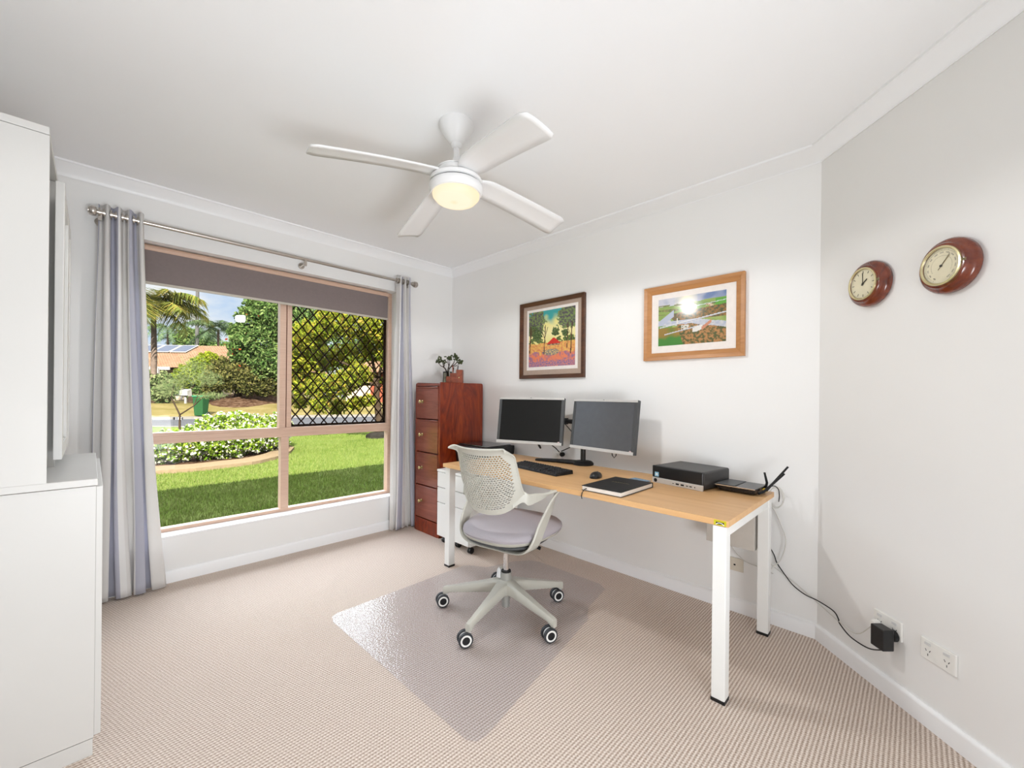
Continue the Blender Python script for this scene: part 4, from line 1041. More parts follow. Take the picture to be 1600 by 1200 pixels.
# perforated back shell
def S(u, v):
    """u -1..1 across, v 0..1 upward"""
    au = abs(u)
    zb = .585+.095*au**3; zt = .915+.008*au**2-.014*max(0,(au-.86)/.14)**2.0
    z = zb+(zt-zb)*v
    hw = .187-.016*v
    y = -.215-.055*v+.078*au**2*(1-.25*v)
    y += .015*max(0,(.35-v)/.35)**2
    if v > .90: y -= .030*((v-.90)/.10)**1.8
    # the top corners flick back
    y -= .040*max(0,(v-.84)/.16)**2*max(0,(au-.74)/.26)**2
    return Vector((u*hw, y, z))
NR, NCc = 30, 25
bm = bmesh.new()
grid = {}
def vt(u, v):
    kkey = (round(u,5), round(v,5))
    if kkey not in grid: grid[kkey] = bm.verts.new(MC @ S(u, v))
    return grid[kkey]
du, dv = 2/(NCc), 1/NR
def hole_here(cu, cv):
    e = abs(cu/.88)**4 + abs((cv-.49)/.43)**4
    return e < 1 and cv < .905
for r_ in range(NR):
    off = (du/2) if r_ % 2 else 0
    v0, v1 = r_*dv, (r_+1)*dv; vm = (v0+v1)/2
    cells = []
    x = -1
    if off: cells.append((-1, -1+du/2)); x = -1+du/2
    while x < 1-1e-6:
        cells.append((x, min(1, x+du))); x += du
    for (a, c) in cells:
        full = abs((c-a)-du) < 1e-6; m_ = (a+c)/2
        if full:
            out = [vt(a,v0), vt(m_,v0), vt(c,v0), vt(c,vm), vt(c,v1), vt(m_,v1), vt(a,v1), vt(a,vm)]
            if hole_here(m_, vm):
                hr, hv = .36*du, .33*dv
                inn = []
                for k in range(8):
                    an = R(225+45*k); inn.append(vt(m_+hr*math.cos(an)*1.12, vm+hv*math.sin(an)*1.12))
                for k in range(8):
                    l = (k+1) % 8
                    bm.faces.new((out[k], out[l], inn[l], inn[k]))
            else: bm.faces.new(out)
        else:
            out = [vt(a,v0), vt(c,v0), vt(c,vm), vt(c,v1), vt(a,v1), vt(a,vm)]
            bm.faces.new(out)
bmesh.ops.recalc_face_normals(bm, faces=bm.faces)
me = bpy.data.meshes.new('backrest'); bm.to_mesh(me); bm.free()
bk = bpy.data.objects.new('backrest', me); COL.objects.link(bk); me.materials.append(M_CHAIR); bk.parent = ch; bk.location = -CC
me.polygons.foreach_set('use_smooth', [True]*len(me.polygons))
so = bk.modifiers.new('solid', 'SOLIDIFY'); so.thickness = .004; so.offset = 0
# rolled rim
rimp = [S(-1+2*i/40, 1) for i in range(41)]
b = MB(MC); b.tube(rimp, [.0048]*41, 8); b.tube([S(-1,1-i/24) for i in range(25)], .0042, 8); b.tube([S(1,1-i/24) for i in range(25)], .0042, 8); b.tube([S(-1+2*i/30,0) for i in range(31)], .0042, 8)
b.build('back_rim', M_CHAIR, bk, smooth=True)
# loop arms
for sg in (1,-1):
    P = [S(.74*sg,.03), S(.96*sg,.03), Vector((.200*sg,-.112,.662)), Vector((.216*sg,-.060,.664)), Vector((.230*sg,-.005,.665)), Vector((.242*sg,.045,.672)), Vector((.250*sg,.082,.680)), Vector((.253*sg,.098,.679)), Vector((.253*sg,.090,.662)), Vector((.250*sg,.050,.620)), Vector((.244*sg,.000,.565)), Vector((.238*sg,-.050,.508)), Vector((.228*sg,-.080,.452)), Vector((.205*sg,-.090,.413)), Vector((.165*sg,-.085,.392)), Vector((.11*sg,-.075,.380)), Vector((.05*sg,-.07,.377)), Vector((-.002*sg,-.07,.377))]
    Wd = [Vector((0,0,.014)), Vector((0,.002,.026)), Vector((0,.002,.029)), Vector((.001*sg,0,.023)), Vector((.008*sg,0,.015)), Vector((.017*sg,0,.008)), Vector((.023*sg,0,.002)), Vector((.024*sg,-.006,.0)), Vector((.020*sg,-.018,.014)), Vector((.010*sg,-.024,.026)), Vector((.004*sg,-.026,.027)), Vector((0,-.030,.024)), Vector((0,-.036,.014)), Vector((0,-.042,.006)), Vector((0,-.045,0)), Vector((0,-.045,0)), Vector((0,-.045,0)), Vector((0,-.045,0))]
    # resample smoothly
    P2 = curve_pts(P, 5); W2 = curve_pts(Wd, 5)
    MB(MC).ribbon(P2, W2, .012).build('armrest', M_CHAIR, ch, smooth=True)

# ------------------------------------------------------------------ ceiling fan with light
FX, FY = -1.362+.012, -1.798+.006
FX, FY = -1.345, -1.79
fan = thing('ceiling_fan', 'white four blade ceiling fan with a glowing round light', 'ceiling fan', (FX,FY,2.05))
T = Matrix.Translation((FX,FY,0))
MB(T).lathe([(0,2.4),(.078,2.4),(.079,2.385),(.062,2.355),(.040,2.325),(.030,2.312),(.020,2.306),(0,2.306)], 40).build('canopy', M_FANW, fan, smooth=True)
MB(T).lathe([(.019,2.330),(.026,2.318),(.024,2.298),(.016,2.290)], 24).build('hanger_ball', M_FANW, fan, smooth=True)
MB(T).lathe([(.0262,2.319),(.0262,2.316)], 24, None, False).build('hanger_gap', M_GREYD, fan)
MB(T).cyl((0,0,2.21),(0,0,2.31),.0125,n=20).build('downrod', M_FANW, fan, smooth=True)
MB(T).lathe([(.014,2.245),(.018,2.225),(.030,2.208),(.060,2.198),(.085,2.190),(.086,2.186)], 40).build('rod_cover', M_FANW, fan, smooth=True)
MB(T).lathe([(0,2.186),(.080,2.186),(.084,2.182),(.086,2.160),(.110,2.150),(.118,2.142),(.119,2.128),(.112,2.126),(0,2.126)], 56).build('motor_housing', M_FANW, fan, smooth=True)
MB(T).lathe([(.110,2.127),(.110,2.120)], 48, None, False).build('shadow_gap', M_GREYD, fan)
MB(T).lathe([(0,2.120),(.116,2.120),(.1205,2.114),(.1205,2.098),(.112,2.082),(.106,2.080),(0,2.084)], 56).build('light_ring', M_FANW, fan, smooth=True)
MB(Matrix.Translation((0,0,0))).lathe([(.106,2.0815),(.104,2.068),(.090,2.052),(.086,2.050),(.080,2.047),(.05,2.040),(.02,2.037),(0,2.036)], 56, T, False).build('light_diffuser', M_DIFF, fan, smooth=True)
for a in (152.5, 272.5+.0, 357.5, 60):
    pass
angs = [R(168.5), R(-100.5), R(-10.5), R(79)]
for a in angs:
    lens = .605
    M_ = Matrix.Translation((FX,FY,2.160)) @ Matrix.Rotation(a, 4, 'Z')
    n = 22; top = []; vs = []; fs = []
    for i in range(n+1):
        t = i/n; x = .080+(lens-.080)*t
        if t < .18: hw = .034+(.062-.034)*math.sin(t/.18*PI/2)
        else: hw = .062+(.072-.062)*(t-.18)/.82
        if t > .94: hw *= math.sqrt(max(0.0,1-((t-.94)/.06)**2*.35))
        pitch = R(13)*min(1, .3+t/.2)
        for s_ in (-1,-.5,0,.5,1):
            yy = hw*s_; vs.append((x, yy*math.cos(pitch), -yy*math.sin(pitch)-.006*s_*s_-.075*t**1.3))
    for i in range(n):
        for k in range(4): fs.append((i*5+k,i*5+k+1,(i+1)*5+k+1,(i+1)*5+k))
    bld = MB(M_).add(vs, fs).build('blade', M_FANW, fan, smooth=True, fix=False)
    so = bld.modifiers.new('solid', 'SOLIDIFY'); so.thickness = .007; so.offset = 0

# ================================================================== OUTSIDE
G = -.30
def quad_obj(name, pts, mat): return MB().add(pts, [tuple(range(len(pts)))]).build(name, mat, None)
nr = [far(-900,0,0)]*0
def gp(px, dep, z=G):
    d = fw + R2*(px-800)/F_PX; p = CAM+d*dep; return Vector((p.x,p.y,z))
# ground patches
def strip(name, near, farr, mat, z0, z1, n=1):
    vs = [Vector((p.x,p.y,z0)) for p in near]+[Vector((p.x,p.y,z1)) for p in farr]; m = len(near)
    return MB().add(vs, [(i,i+1,m+i+1,m+i) for i in range(m-1)]).build(name, mat, None)
KN = [gp(-400,17.6),gp(430,17.9),gp(600,18.5),gp(1100,19.5),gp(1700,20)]
KF = [gp(-400,20.5),gp(232,22.4),gp(437,25.4),gp(605,28.2),gp(1700,33)]
lawn = MB().add([(-14,.22,G),(14,.22,G)]+[tuple(p) for p in reversed(KN)], [tuple(range(7))]).build('lawn', M_LAWN, None)
tag(lawn, 'green front lawn between the house and the road', 'lawn', kind='structure')
struct(strip('road', KN, KF, M_ROAD, G-.0, G-.02), 'grey asphalt street beyond the front lawn', 'road')
def kerb(name, line, w, mat, h, label):
    b = MB()
    for i in range(len(line)-1):
        a, c = line[i], line[i+1]; d = (c-a).normalized(); s = Vector((-d.y,d.x,0))*w
        b.add([a,c,c+s,a+s,a+up*h,c+up*h,c+s+up*h,a+s+up*h], BOXF)
    return struct(b.build(name, mat, None), label, 'kerb')
kerb('trim_3', KN, -.20, M_KERB, .03, 'pale concrete kerb on the near side of the street')
kerb('trim_4', KF, .45, M_KERB, .12, 'pale concrete kerb on the far side of the street')
V1 = [p+(p-Vector((CAM.x,CAM.y,p.z))).normalized()*5.0 for p in KF]; V2 = [p+(p-Vector((CAM.x,CAM.y,p.z))).normalized()*60 for p in KF]
struct(strip('verge', KF, V1, M_VERGE, G+.06, G+.75), 'dry grass verge across the street', 'verge')
struct(strip('far_ground', V1, V2, M_VERGE, G+.75, G+.9), 'ground around the house across the street', 'ground')
# mulch slope under the big tree
mb_ = MB(); c0 = gp(395,31.0); nseg = 26; vs = [Vector((c0.x,c0.y,G+1.75))]
ru = rt; rf = fw
for i in range(nseg):
    a = 2*PI*i/nseg; vs.append(c0+ru*3.9*math.cos(a)*(1+.1*math.sin(3*a))+rf*5.0*math.sin(a)+up*(.30 if math.sin(a) < -.2 else .9))
mb_.add(vs, [(0,1+i,1+(i+1)%nseg) for i in range(nseg)])
struct(mb_.build('mulch_bed', M_MULCH, None, smooth=True), 'brown bark mulch slope below the big tree', 'garden bed')

# grass blades on the near lawn
def blades(n, region, hgt, wid):
    P = []; 
    x = RNG.uniform(region[0], region[1], n*3); y = RNG.uniform(region[2], region[3], n*3)
    ang = RNG.uniform(0, PI, n*3)
    # keep to the wedge the window shows
    vx, vy = x-CAM.x, y-CAM.y; dep = vx*fw.x+vy*fw.y; lat = (vx*rt.x+vy*rt.y)/dep*F_PX+800
    nearw = RNG.uniform(0,1,n*3) < np.clip(7.0/dep,0,1)**1.4
    ok = (lat > 200) & (lat < 640) & nearw & ~((y > bed_edge(x)) & (x < 1.1)); idx = np.where(ok)[0][:n]
    x, y, ang = x[idx], y[idx], ang[idx]; m = len(idx)
    h = hgt*RNG.uniform(.6,1.3,m); lx, ly = RNG.normal(0,.012,m), RNG.normal(0,.012,m)
    dx, dy = np.cos(ang)*wid, np.sin(ang)*wid
    V = np.empty((m,3,3)); V[:,0] = np.c_[x-dx,y-dy,np.full(m,G)]; V[:,1] = np.c_[x+dx,y+dy,np.full(m,G)]; V[:,2] = np.c_[x+lx,y+ly,G+h]
    return V
def bed_edge(x):
    x = np.asarray(x, float)
    return np.interp(x, [-6,-3,-1.75,-1.18,-.1,.49,.95,1.25], [8.5,7.0,6.45,6.28,6.45,6.97,7.7,12])
def tri_mesh(V, name, mat, parent=None):
    m = V.shape[0]; k = V.shape[1]
    me = bpy.data.meshes.new(name); me.vertices.add(m*k); me.vertices.foreach_set('co', V.reshape(-1))
    me.loops.add(m*k); me.loops.foreach_set('vertex_index', np.arange(m*k, dtype=np.int32))
    me.polygons.add(m); me.polygons.foreach_set('loop_start', np.arange(0, m*k, k, dtype=np.int32)); me.polygons.foreach_set('loop_total', np.full(m, k, dtype=np.int32))
    me.update(calc_edges=True); me.materials.append(mat)
    o = bpy.data.objects.new(name, me); COL.objects.link(o)
    if parent is not None: o.parent = parent; o.location = -Vector(parent.location)
    return o
g_ = tri_mesh(blades(150000, (-7,9,.3,17), .045, .0045), 'grass', M_BLADE)
tag(g_, 'short green grass blades over the front lawn', 'grass', kind='stuff')

# leaves
def leaves(blobs, n, size, flat=.25, shell=.55, asp=.45, droop=0.0):
    """leaf quads in the outer part of a set of ellipsoids [(centre, (rx,ry,rz), weight)]"""
    W = np.array([b_[2] for b_ in blobs], float); W /= W.sum(); out = []
    for (c, r_, w), k in zip(blobs, (W*n).astype(int)):
        d = RNG.normal(0,1,(k,3)); d /= np.linalg.norm(d,axis=1)[:,None]
        rad = (shell+(1-shell)*RNG.uniform(0,1,k)**.6)[:,None]*(1+.12*np.sin(d[:,0]*7+d[:,2]*9))[:,None]
        P = np.array(c)+d*rad*np.array(r_)
        a = RNG.normal(0,1,(k,3)); a[:,2] -= droop; a /= np.linalg.norm(a,axis=1)[:,None]
        t = RNG.normal(0,1,(k,3)); bb = np.cross(a,t); bb /= np.linalg.norm(bb,axis=1)[:,None]
        s = size*RNG.uniform(.6,1.3,k)[:,None]
        A = a*s; B = bb*s*asp
        out.append(np.stack([P-A*.5, P+B*.5, P+A*.5, P-B*.5],axis=1))
    return np.concatenate(out)
def tree(name, label, cat, base, blobs, n, size, mat, trunk=None, tm=M_BARK, group=None, droop=0, extra=None, asp=.45, shell=.55):
    t = thing(name, label, cat, base, group)
    tri_mesh(leaves(blobs, n, size, asp=asp, droop=droop, shell=shell), 'foliage', mat, t)
    if trunk:
        b = MB()
        for pts, rs in trunk: b.tube(pts, rs, 10)
        b.build('trunk', tm, t, smooth=True)
    if extra:
        tri_mesh(leaves(*extra[0], **extra[1]), 'blossom', extra[2], t)
    return t
def E_(px, py, dep, rx, ry, rz, w=1): return (tuple(far(px,py,dep)), (rx,ry,rz), w)

# garden bed with its edging, mulch and flowering hedge
xs = np.linspace(-4.5, .95, 30); out_ = [(x, float(bed_edge(x))) for x in xs]+[(1.25,8.4),(1.35,9.2),(1.1,10.2)]
b = MB()
for i in range(len(out_)-1):
    a = Vector((*out_[i],G)); c = Vector((*out_[i+1],G)); d = (c-a).normalized(); s = Vector((-d.y,d.x,0))*.34
    b.add([a,c,c+s,a+s,a+up*.07,c+up*.07,c+s+up*.11,a+s+up*.11], BOXF)
struct(b.build('trim_5', M_EDGE, None), 'curved sandy concrete garden edging on the lawn', 'garden edging')
bp_ = [(x, y+.3) for x, y in out_]+[(.6,11),(-4.5,11.5)]
struct(MB().prism(bp_, G, G+.075).build('garden_mulch', M_MULCH, None), 'brown mulch bed behind the curved edging', 'garden bed')
hb = []
for k in range(13):
    x = -3.6+k*.36; y = float(bed_edge(x))+.95
    hb.append(((x,y,G+.42+.04*math.sin(k*2)), (.34,.42,.34), 1))
for k in range(7): hb.append(((-.6+k*.27, 8.35+.1*k, G+.60+.05*math.sin(k)), (.32,.5,.36), .8))
hb += [((.75,8.6,G+.35),(.45,.5,.34),.8),((.15,8.9,G+.8),(.35,.35,.22),.35),((-.25,9.0,G+.72),(.35,.35,.22),.35)]
# one flowering shrub per clump along the bed
allh = hb; gi = 0
for g0 in range(0, len(allh), 4):
    bl_ = allh[g0:g0+4]; c = Vector(bl_[0][0]); base_ = (c.x,c.y,G+.07)
    lab = ['flowering jasmine hedge clump at the left end of the garden bed','flowering jasmine hedge clump second from the bed left end','flowering jasmine hedge clump in the middle of the bed','flowering jasmine hedge clump right of the bed centre','tall flowering jasmine clump showing above the window transom','flowering jasmine clump near the right curve of the edging','small flowering jasmine sprig behind the hedge'][min(gi,6)]
    t = thing('flowering_shrub', lab, 'shrub', base_, 'white flowering hedge in the garden bed')
    tri_mesh(leaves(bl_, 2600*len(bl_)//2, .070, asp=.55, shell=.6), 'foliage', M_LEAFH, t)
    tri_mesh(leaves(bl_, 560*len(bl_)//2, .062, asp=.9, shell=.93), 'blossom', M_FLOWER, t)
    sm = MB()
    for c_, r_, _ in bl_:
        for q in range(3): sm.tube([(c_[0]+.1*q-.1,c_[1],G+.05),(c_[0]+.14*q-.14,c_[1],c_[2])], .008, 5)
    sm.build('stem', M_BARK, t); gi += 1

# feathery sapling standing behind the hedge
bs = gp(281,10.8)
sap = thing('feathery_sapling', 'slim sapling with wispy feathery foliage in front of the street', 'tree', bs)
k1 = far(281,648,10.8); k2 = far(268,622,10.8); k3 = far(303,634,10.7); k4 = far(330,590,10.6)
b = MB(); b.tube([bs,k1],[.035,.022],7); b.tube([k1,k2,far(272,600,10.8)],[.02,.016,.01],6); b.tube([k1,k3,far(326,612,10.7)],[.018,.014,.008],6); b.tube([k3,far(312,610,10.8),k4],[.012,.010,.006],6)
b.build('trunk', M_BARK, sap, smooth=True)
tri_mesh(leaves([E_(266,606,10.8,.30,.3,.28,1),E_(285,592,10.8,.25,.25,.3,.6),E_(322,592,10.6,.4,.3,.22,.9),E_(305,572,10.8,.38,.3,.3,.7),E_(330,618,10.6,.35,.25,.10,.5)], 2600, .15, asp=.05, shell=.1), 'foliage', M_LEAFF, sap)

# golden tree in the right pane
tb = gp(593,14.4)
tr_ = thing('golden_tree', 'yellow green broad leafed tree on the lawn behind the mesh screen', 'tree', tb)
b = MB()
fk = far(590,600,14.4)
b.tube([tb, far(592,650,14.4), far(588,618,14.4), fk],[.16,.12,.11,.10],12)
for px,py,dd in ((560,575,14.2),(600,560,14.6),(625,585,14.2),(545,610,13.9),(575,540,14.6),(520,560,14.3)):
    b.tube([fk, (fk+far(px,py,dd))/2+up*.1, far(px,py,dd)],[.075,.05,.025],7)
b.build('trunk', M_BARK, tr_, smooth=True)
bl_ = []
rr = random.Random(4)
for px,py,rad in ((480,525,.62),(520,505,.62),(560,510,.62),(600,510,.7),(640,520,.8),(470,565,.58),(505,560,.6),(545,555,.6),(585,545,.6),(625,560,.7),(475,600,.55),(505,605,.55),(535,600,.5),(562,585,.45),(500,632,.36),(528,635,.34),(470,628,.3),(665,560,.8),(650,600,.6),(575,625,.25),(556,630,.3),(610,600,.35),(460,545,.5)):
    dd = 14.3+rr.uniform(-.9,.9); c = far(px,py,dd); bl_.append((tuple(c),(rad,rad,rad*.85),rad**2))
tri_mesh(leaves(bl_, 22000, .17, asp=.36, droop=.8, shell=.35), 'foliage', M_LEAFY, tr_)
rk = gp(592,14.1)
b = MB(Matrix.Translation(rk)); b.lathe([(.0,-.1),(.42,0),(.40,.10),(.28,.18),(0,.20)], 12, None, True, 1, .8, 2.6); rko = b.build('boulder', M_ROCK, None, smooth=True)
tag(rko, 'dark rounded boulder at the foot of the golden tree', 'rock')

# wheelie bin
bc = far(314,650,23.7); bz = bc.z
bn = thing('wheelie_bin', 'dark green wheelie bin with light green lid on the far verge', 'bin', (bc.x,bc.y,bz))
Mb = Matrix((rt, fw, up)).transposed().to_4x4(); Mb.translation = Vector((bc.x,bc.y,bz))
MB(Mb).add([(-.24,-.20,.02),(.24,-.20,.02),(.24,.20,.02),(-.24,.20,.02),(-.29,-.28,1.08),(.29,-.28,1.08),(.29,.28,1.08),(-.29,.28,1.08)], BOXF).build('body', M_BIN, bn, bevel=.03)
MB(Mb).box((-.33,-.32,1.08),(.33,.33,1.18)).build('lid', M_BINL, bn, bevel=.04)
for sx in (-.27,.27): MB(Mb).cyl((sx-.03,.20,.11),(sx+.03,.20,.11),.11,n=16).build('wheel', M_BLACKM, bn)
# letterbox
lc = far(290,636,27.5)
lb = thing('letterbox', 'small white letterbox on a post across the street', 'letterbox', (lc.x,lc.y,lc.z))
Ml = Matrix((rt, fw, up)).transposed().to_4x4(); Ml.translation = lc
MB(Ml).box((-.05,-.05,-.15),(.05,.05,.75)).box((-.3,-.12,.72),(.3,.12,.77)).build('post', M_FASCIA, lb)
MB(Ml).add([(-.27,-.2,.77),(.27,-.2,.77),(.27,.2,.77),(-.27,.2,.77),(-.25,-.2,1.08),(.25,-.2,1.08),(.22,.2,1.2),(-.22,.2,1.2)], BOXF).build('box', M_FASCIA, lb)
# house number painted on the far kerb
kp = far(291,654.5,KF[1].x*0+23.3)
Mn = Matrix((rt, up, -fw)).transposed().to_4x4(); Mn.translation = kp - fw*.55
pn = MB(Mn).box((-.30,-.13,-.02),(.24,.12,.0)).build('number_plate', M_BLACKM, None); tag(pn, 'black kerb house number plate across the street', 'sign')
text('155', .26, Mn @ Matrix.Translation((0,0,.004)), M_OUTLET, 'digits', pn, .001)
# street pole
pb = gp(307,52)
po = thing('street_pole', 'tall plain grey power pole behind the tiled house', 'pole', (pb.x,pb.y,G+.8))
MB().tube([(pb.x,pb.y,G+.8),(pb.x,pb.y,16)], [.26,.17], 12).build('shaft', M_POLE, po, smooth=True)
MB(Matrix.Translation((pb.x,pb.y,15.2))).box((-1.1,-.06,0),(1.1,.06,.12)).build('crossarm', M_BARK, po)

# house across the street
hp = lambda px, dep, z: Vector((gp(px,dep).x, gp(px,dep).y, z))
hs = thing('tiled_house', 'low cream house with terracotta tiled roof across the street', 'house', (gp(250,37).x,gp(250,37).y,.45))
hr_ = (hp(430,37,0)-hp(60,37,0)).normalized(); hd = Vector((-hr_.y,hr_.x,0))
MH = Matrix((hr_, hd, up)).transposed().to_4x4(); MH.translation = hp(223,37,0)
MB(MH).box((-12,0,.3),(12,8,3.2)).build('wall', M_BRICK, hs)
ze, zr = 3.38, 5.85
MB(MH).add([(-13,-.8,ze),(13,-.8,ze),(13,8.8,ze),(-13,8.8,ze),(-9,4,zr),(8.2,4,zr),(13,-.8,ze-.12),(-13,-.8,ze-.12),(13,8.8,ze-.12),(-13,8.8,ze-.12)], [(0,1,5,4),(1,2,5),(2,3,4,5),(3,0,4),(7,6,8,9)]).build('roof', M_TILE, hs)
MB(MH).box((-13,-.86,ze-.22),(3.1,-.8,ze+.05)).build('fascia', M_FASCIA, hs)
for x0 in (.9-.0,2.35):
    w_ = MB(MH).box((x0,-.05,.9),(x0+1.1,.02,2.9)).build('window', M_DGLASS, hs); MB(MH).box((x0+1.1,-.09,.6),(x0+1.24,.04,3.1)).build('window_frame', M_FASCIA, w_)
MB(MH).box((1.95,-1.0,.4),(2.2,-.8,3.3)).build('post', M_FASCIA, hs)
for k in range(4):
    x0 = -4.40+k*1.66; sl = (zr-ze)/4.8
    def rp_(x, yy): return (x, yy, ze+(yy+.8)*sl+.10)
    y0, y1 = 2.15, 3.75
    pv = MB(MH).add([rp_(x0,y0),rp_(x0+1.55,y0),rp_(x0+1.55,y1),rp_(x0,y1)]+[tuple(Vector(rp_(x0+q,y_))+up*.05) for q,y_ in ((0,y0),(1.55,y0),(1.55,y1),(0,y1))], BOXF).build('solar_panel', M_FASCIA, hs)
    MB(MH).add([tuple(Vector(rp_(x0+q,y_))+up*.056) for q,y_ in ((.07,y0+.07),(1.48,y0+.07),(1.48,y1-.07),(.07,y1-.07))], [(0,1,2,3)]).build('solar_cells', M_PV, pv, fix=False)
# red brick house at right
h2 = thing('brick_house', 'red brick and cream house glimpsed behind the golden tree trunk', 'house', (gp(600,38).x,gp(600,38).y,.5))
M2 = Matrix((rt, fw, up)).transposed().to_4x4(); M2.translation = gp(596,38,0)
MB(M2).box((-1.0,0,.3),(8,6,3.2)).build('wall', M_REDBRICK, h2); MB(M2).box((-3.2,-.1,.3),(-1.0,6,3.2)).build('garage', M_BRICK, h2)
MB(M2).add([(-4,-.8,3.2),(9,-.8,3.2),(9,7,3.2),(-4,7,3.2),(0,3,5.2),(6,3,5.2)], [(0,1,5,4),(1,2,5),(2,3,4,5),(3,0,4),(0,3,2,1)]).build('roof', M_TILE, h2)

# palms
def palm(label, px, py_top, dep, z0, crown, nfr, mat, group, width=.22, tr=.16, seed=1, ratio=1.0):
    top = far(px, py_top, dep); base_ = Vector((top.x,top.y,z0))
    t = thing('palm_tree', label, 'palm tree', base_, group)
    MB().tube([base_, (base_+top)/2+Vector((.05,0,0)), top], [tr*1.15,tr,tr*.75], 12).build('trunk', M_PALMT, t, smooth=True)
    rr = random.Random(seed); V = []
    for k in range(nfr):
        a = 2*PI*k/nfr+rr.uniform(-.25,.25); el = rr.uniform(.15,1.15); L = crown*rr.uniform(.85,1.1)
        d = Vector((math.cos(a),math.sin(a),0)); prev = top; pts = []
        ns = 16
        for i in range(1,ns+1):
            s = i/ns; p = top + d*(L*s*math.cos(el*(1-.3*s))) + up*(L*(math.sin(el)*s - .85*s*s*ratio)); pts.append(p)
            if i > 2:
                tv = (p-prev).normalized(); side = tv.cross(up).normalized()
                for q in range(5):
                    o_ = prev.lerp(p, q/5)
                    for sg in (1,-1):
                        ll = width*L/2.2*(1-abs(s-.45)*.9)*rr.uniform(.8,1.1)
                        e = o_ + side*sg*ll*.8 + up*(-ll*rr.uniform(.1,.9)) + tv*ll*.5
                        w = tv*.022*L/2.2
                        V.append([o_-w, o_+w, e+w*.3, e-w*.3])
            prev = p
    tri_mesh(np.array([[tuple(v) for v in q] for q in V]), 'fronds', mat, t)
    return t
palm('large foxtail palm with golden drooping fronds left in the window', 240, 478, 28, .3, 3.4, 20, M_LEAFP, 'palms across the street', .85, .17, 3, .75)
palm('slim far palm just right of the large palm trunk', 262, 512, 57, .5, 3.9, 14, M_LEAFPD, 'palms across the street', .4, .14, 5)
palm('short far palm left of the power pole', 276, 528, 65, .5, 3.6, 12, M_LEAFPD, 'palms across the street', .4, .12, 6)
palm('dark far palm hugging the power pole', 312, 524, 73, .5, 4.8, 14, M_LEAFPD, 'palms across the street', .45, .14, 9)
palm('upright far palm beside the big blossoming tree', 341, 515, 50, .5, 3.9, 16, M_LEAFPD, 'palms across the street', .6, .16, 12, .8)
# background greenery
def blob_tree(name, label, cat, spec, n, size, mat, base, trunk=True, extra=None, asp=.5, shell=.5, grp=None):
    bl_ = [E_(*s) for s in spec]; tk = None
    if trunk:
        tk = [([base, (base+Vector(bl_[0][0]))/2, Vector(bl_[0][0])], [.28,.2,.1])]
        for q in bl_[1:5]: tk.append(([(base+Vector(bl_[0][0]))/2, Vector(q[0])], [.16,.06]))
    ex = None
    if extra: ex = (([E_(*s) for s in extra[0]], extra[1], extra[2]), dict(asp=.8, shell=.9), extra[3])
    return tree(name, label, cat, base, bl_, n, size, mat, tk, group=grp, extra=ex, asp=asp, shell=shell)
blob_tree('blossoming_tree', 'big green tree with orange blossoms at the centre of the view', 'tree',
  [(405,540,30,1.7,1.7,1.6,2),(430,500,30.5,1.6,1.6,1.5,2),(395,500,30,1.1,1.1,1.1,1),(380,545,29.5,1.0,1.0,1.1,1),(425,570,29.5,1.4,1.3,1.2,1.3),(455,505,31,1.9,1.8,1.8,1.6),(480,530,31,1.6,1.5,1.8,1.2),(375,520,30,.8,.8,.8,.5),(410,478,30.5,1.2,1.2,.8,1),(495,500,31,1.5,1.5,1.3,1),(450,570,30,1.6,1.2,1.5,1)],
  30000, .25, M_LEAFD, gp(412,30.5,.7), True, ([(375,535,29,1.0,.8,.9,1),(385,560,29,1.0,.8,.9,1),(395,500,29.5,1.1,.9,.9,.7)], 46, .22, M_RED))
blob_tree('olive_shrub', 'dark olive shrub mass under the big tree, widest of the shrubs', 'shrub', [(372,590,29,1.3,1.1,1.1,1.2),(350,580,29.5,1.0,.9,1.0,1),(395,596,29,1.0,.9,1.0,1),(335,596,29,.8,.8,.9,.8),(420,600,29.5,1.0,.9,.9,.8)], 15000, .19, M_LEAFO, gp(372,29.5,.6), grp='shrubs across the street')
blob_tree('lime_shrub', 'bright lime green shrub beside the cream house windows', 'shrub', [(300,585,29.5,.95,.8,.9,1),(285,590,29,.6,.6,.8,.7),(312,572,30,.7,.7,.7,.8),(327,562,30.5,.8,.7,.6,.8)], 7000, .17, M_LEAFL, gp(300,29.5,.5), grp='shrubs across the street')
blob_tree('green_shrub', 'tangled green shrub at the foot of the large palm', 'shrub', [(240,606,28,1.1,.9,.8,1),(258,600,28.5,.8,.7,.9,.8),(225,595,28,.9,.8,.9,.8),(255,616,27.5,.7,.6,.6,.6)], 4600, .22, M_LEAFF, gp(242,28,.4), grp='shrubs across the street')
blob_tree('verge_shrub', 'low leafy shrub behind the wheelie bin', 'shrub', [(305,612,29.8,.7,.6,.6,1),(325,610,30,.7,.6,.7,1)], 2400, .22, M_LEAFD, gp(312,28,.5), False, grp='shrubs across the street')
blob_tree('distant_tree', 'rounded dark tree behind the tiled roof right of pole', 'tree', [(300,530,56,1.95,1.5,1.4,1),(318,540,56,1.95,1.5,1.2,1),(288,540,56,1.2,1.5,1.0,1),(352,548,56,2,1.5,1.2,1)], 4200, .45, M_LEAFD, gp(300,56,.6), grp='trees behind the houses')
blob_tree('distant_tree', 'dull green tree behind the mesh screen right of the blossoming tree', 'tree', [(540,560,52,4.2,2.5,4.2,1),(600,560,52,4.2,2.5,4.0,1),(570,600,52,3.3,2,2.6,1)], 7000, .5, M_LEAFD, gp(560,52,.6), grp='trees behind the houses')

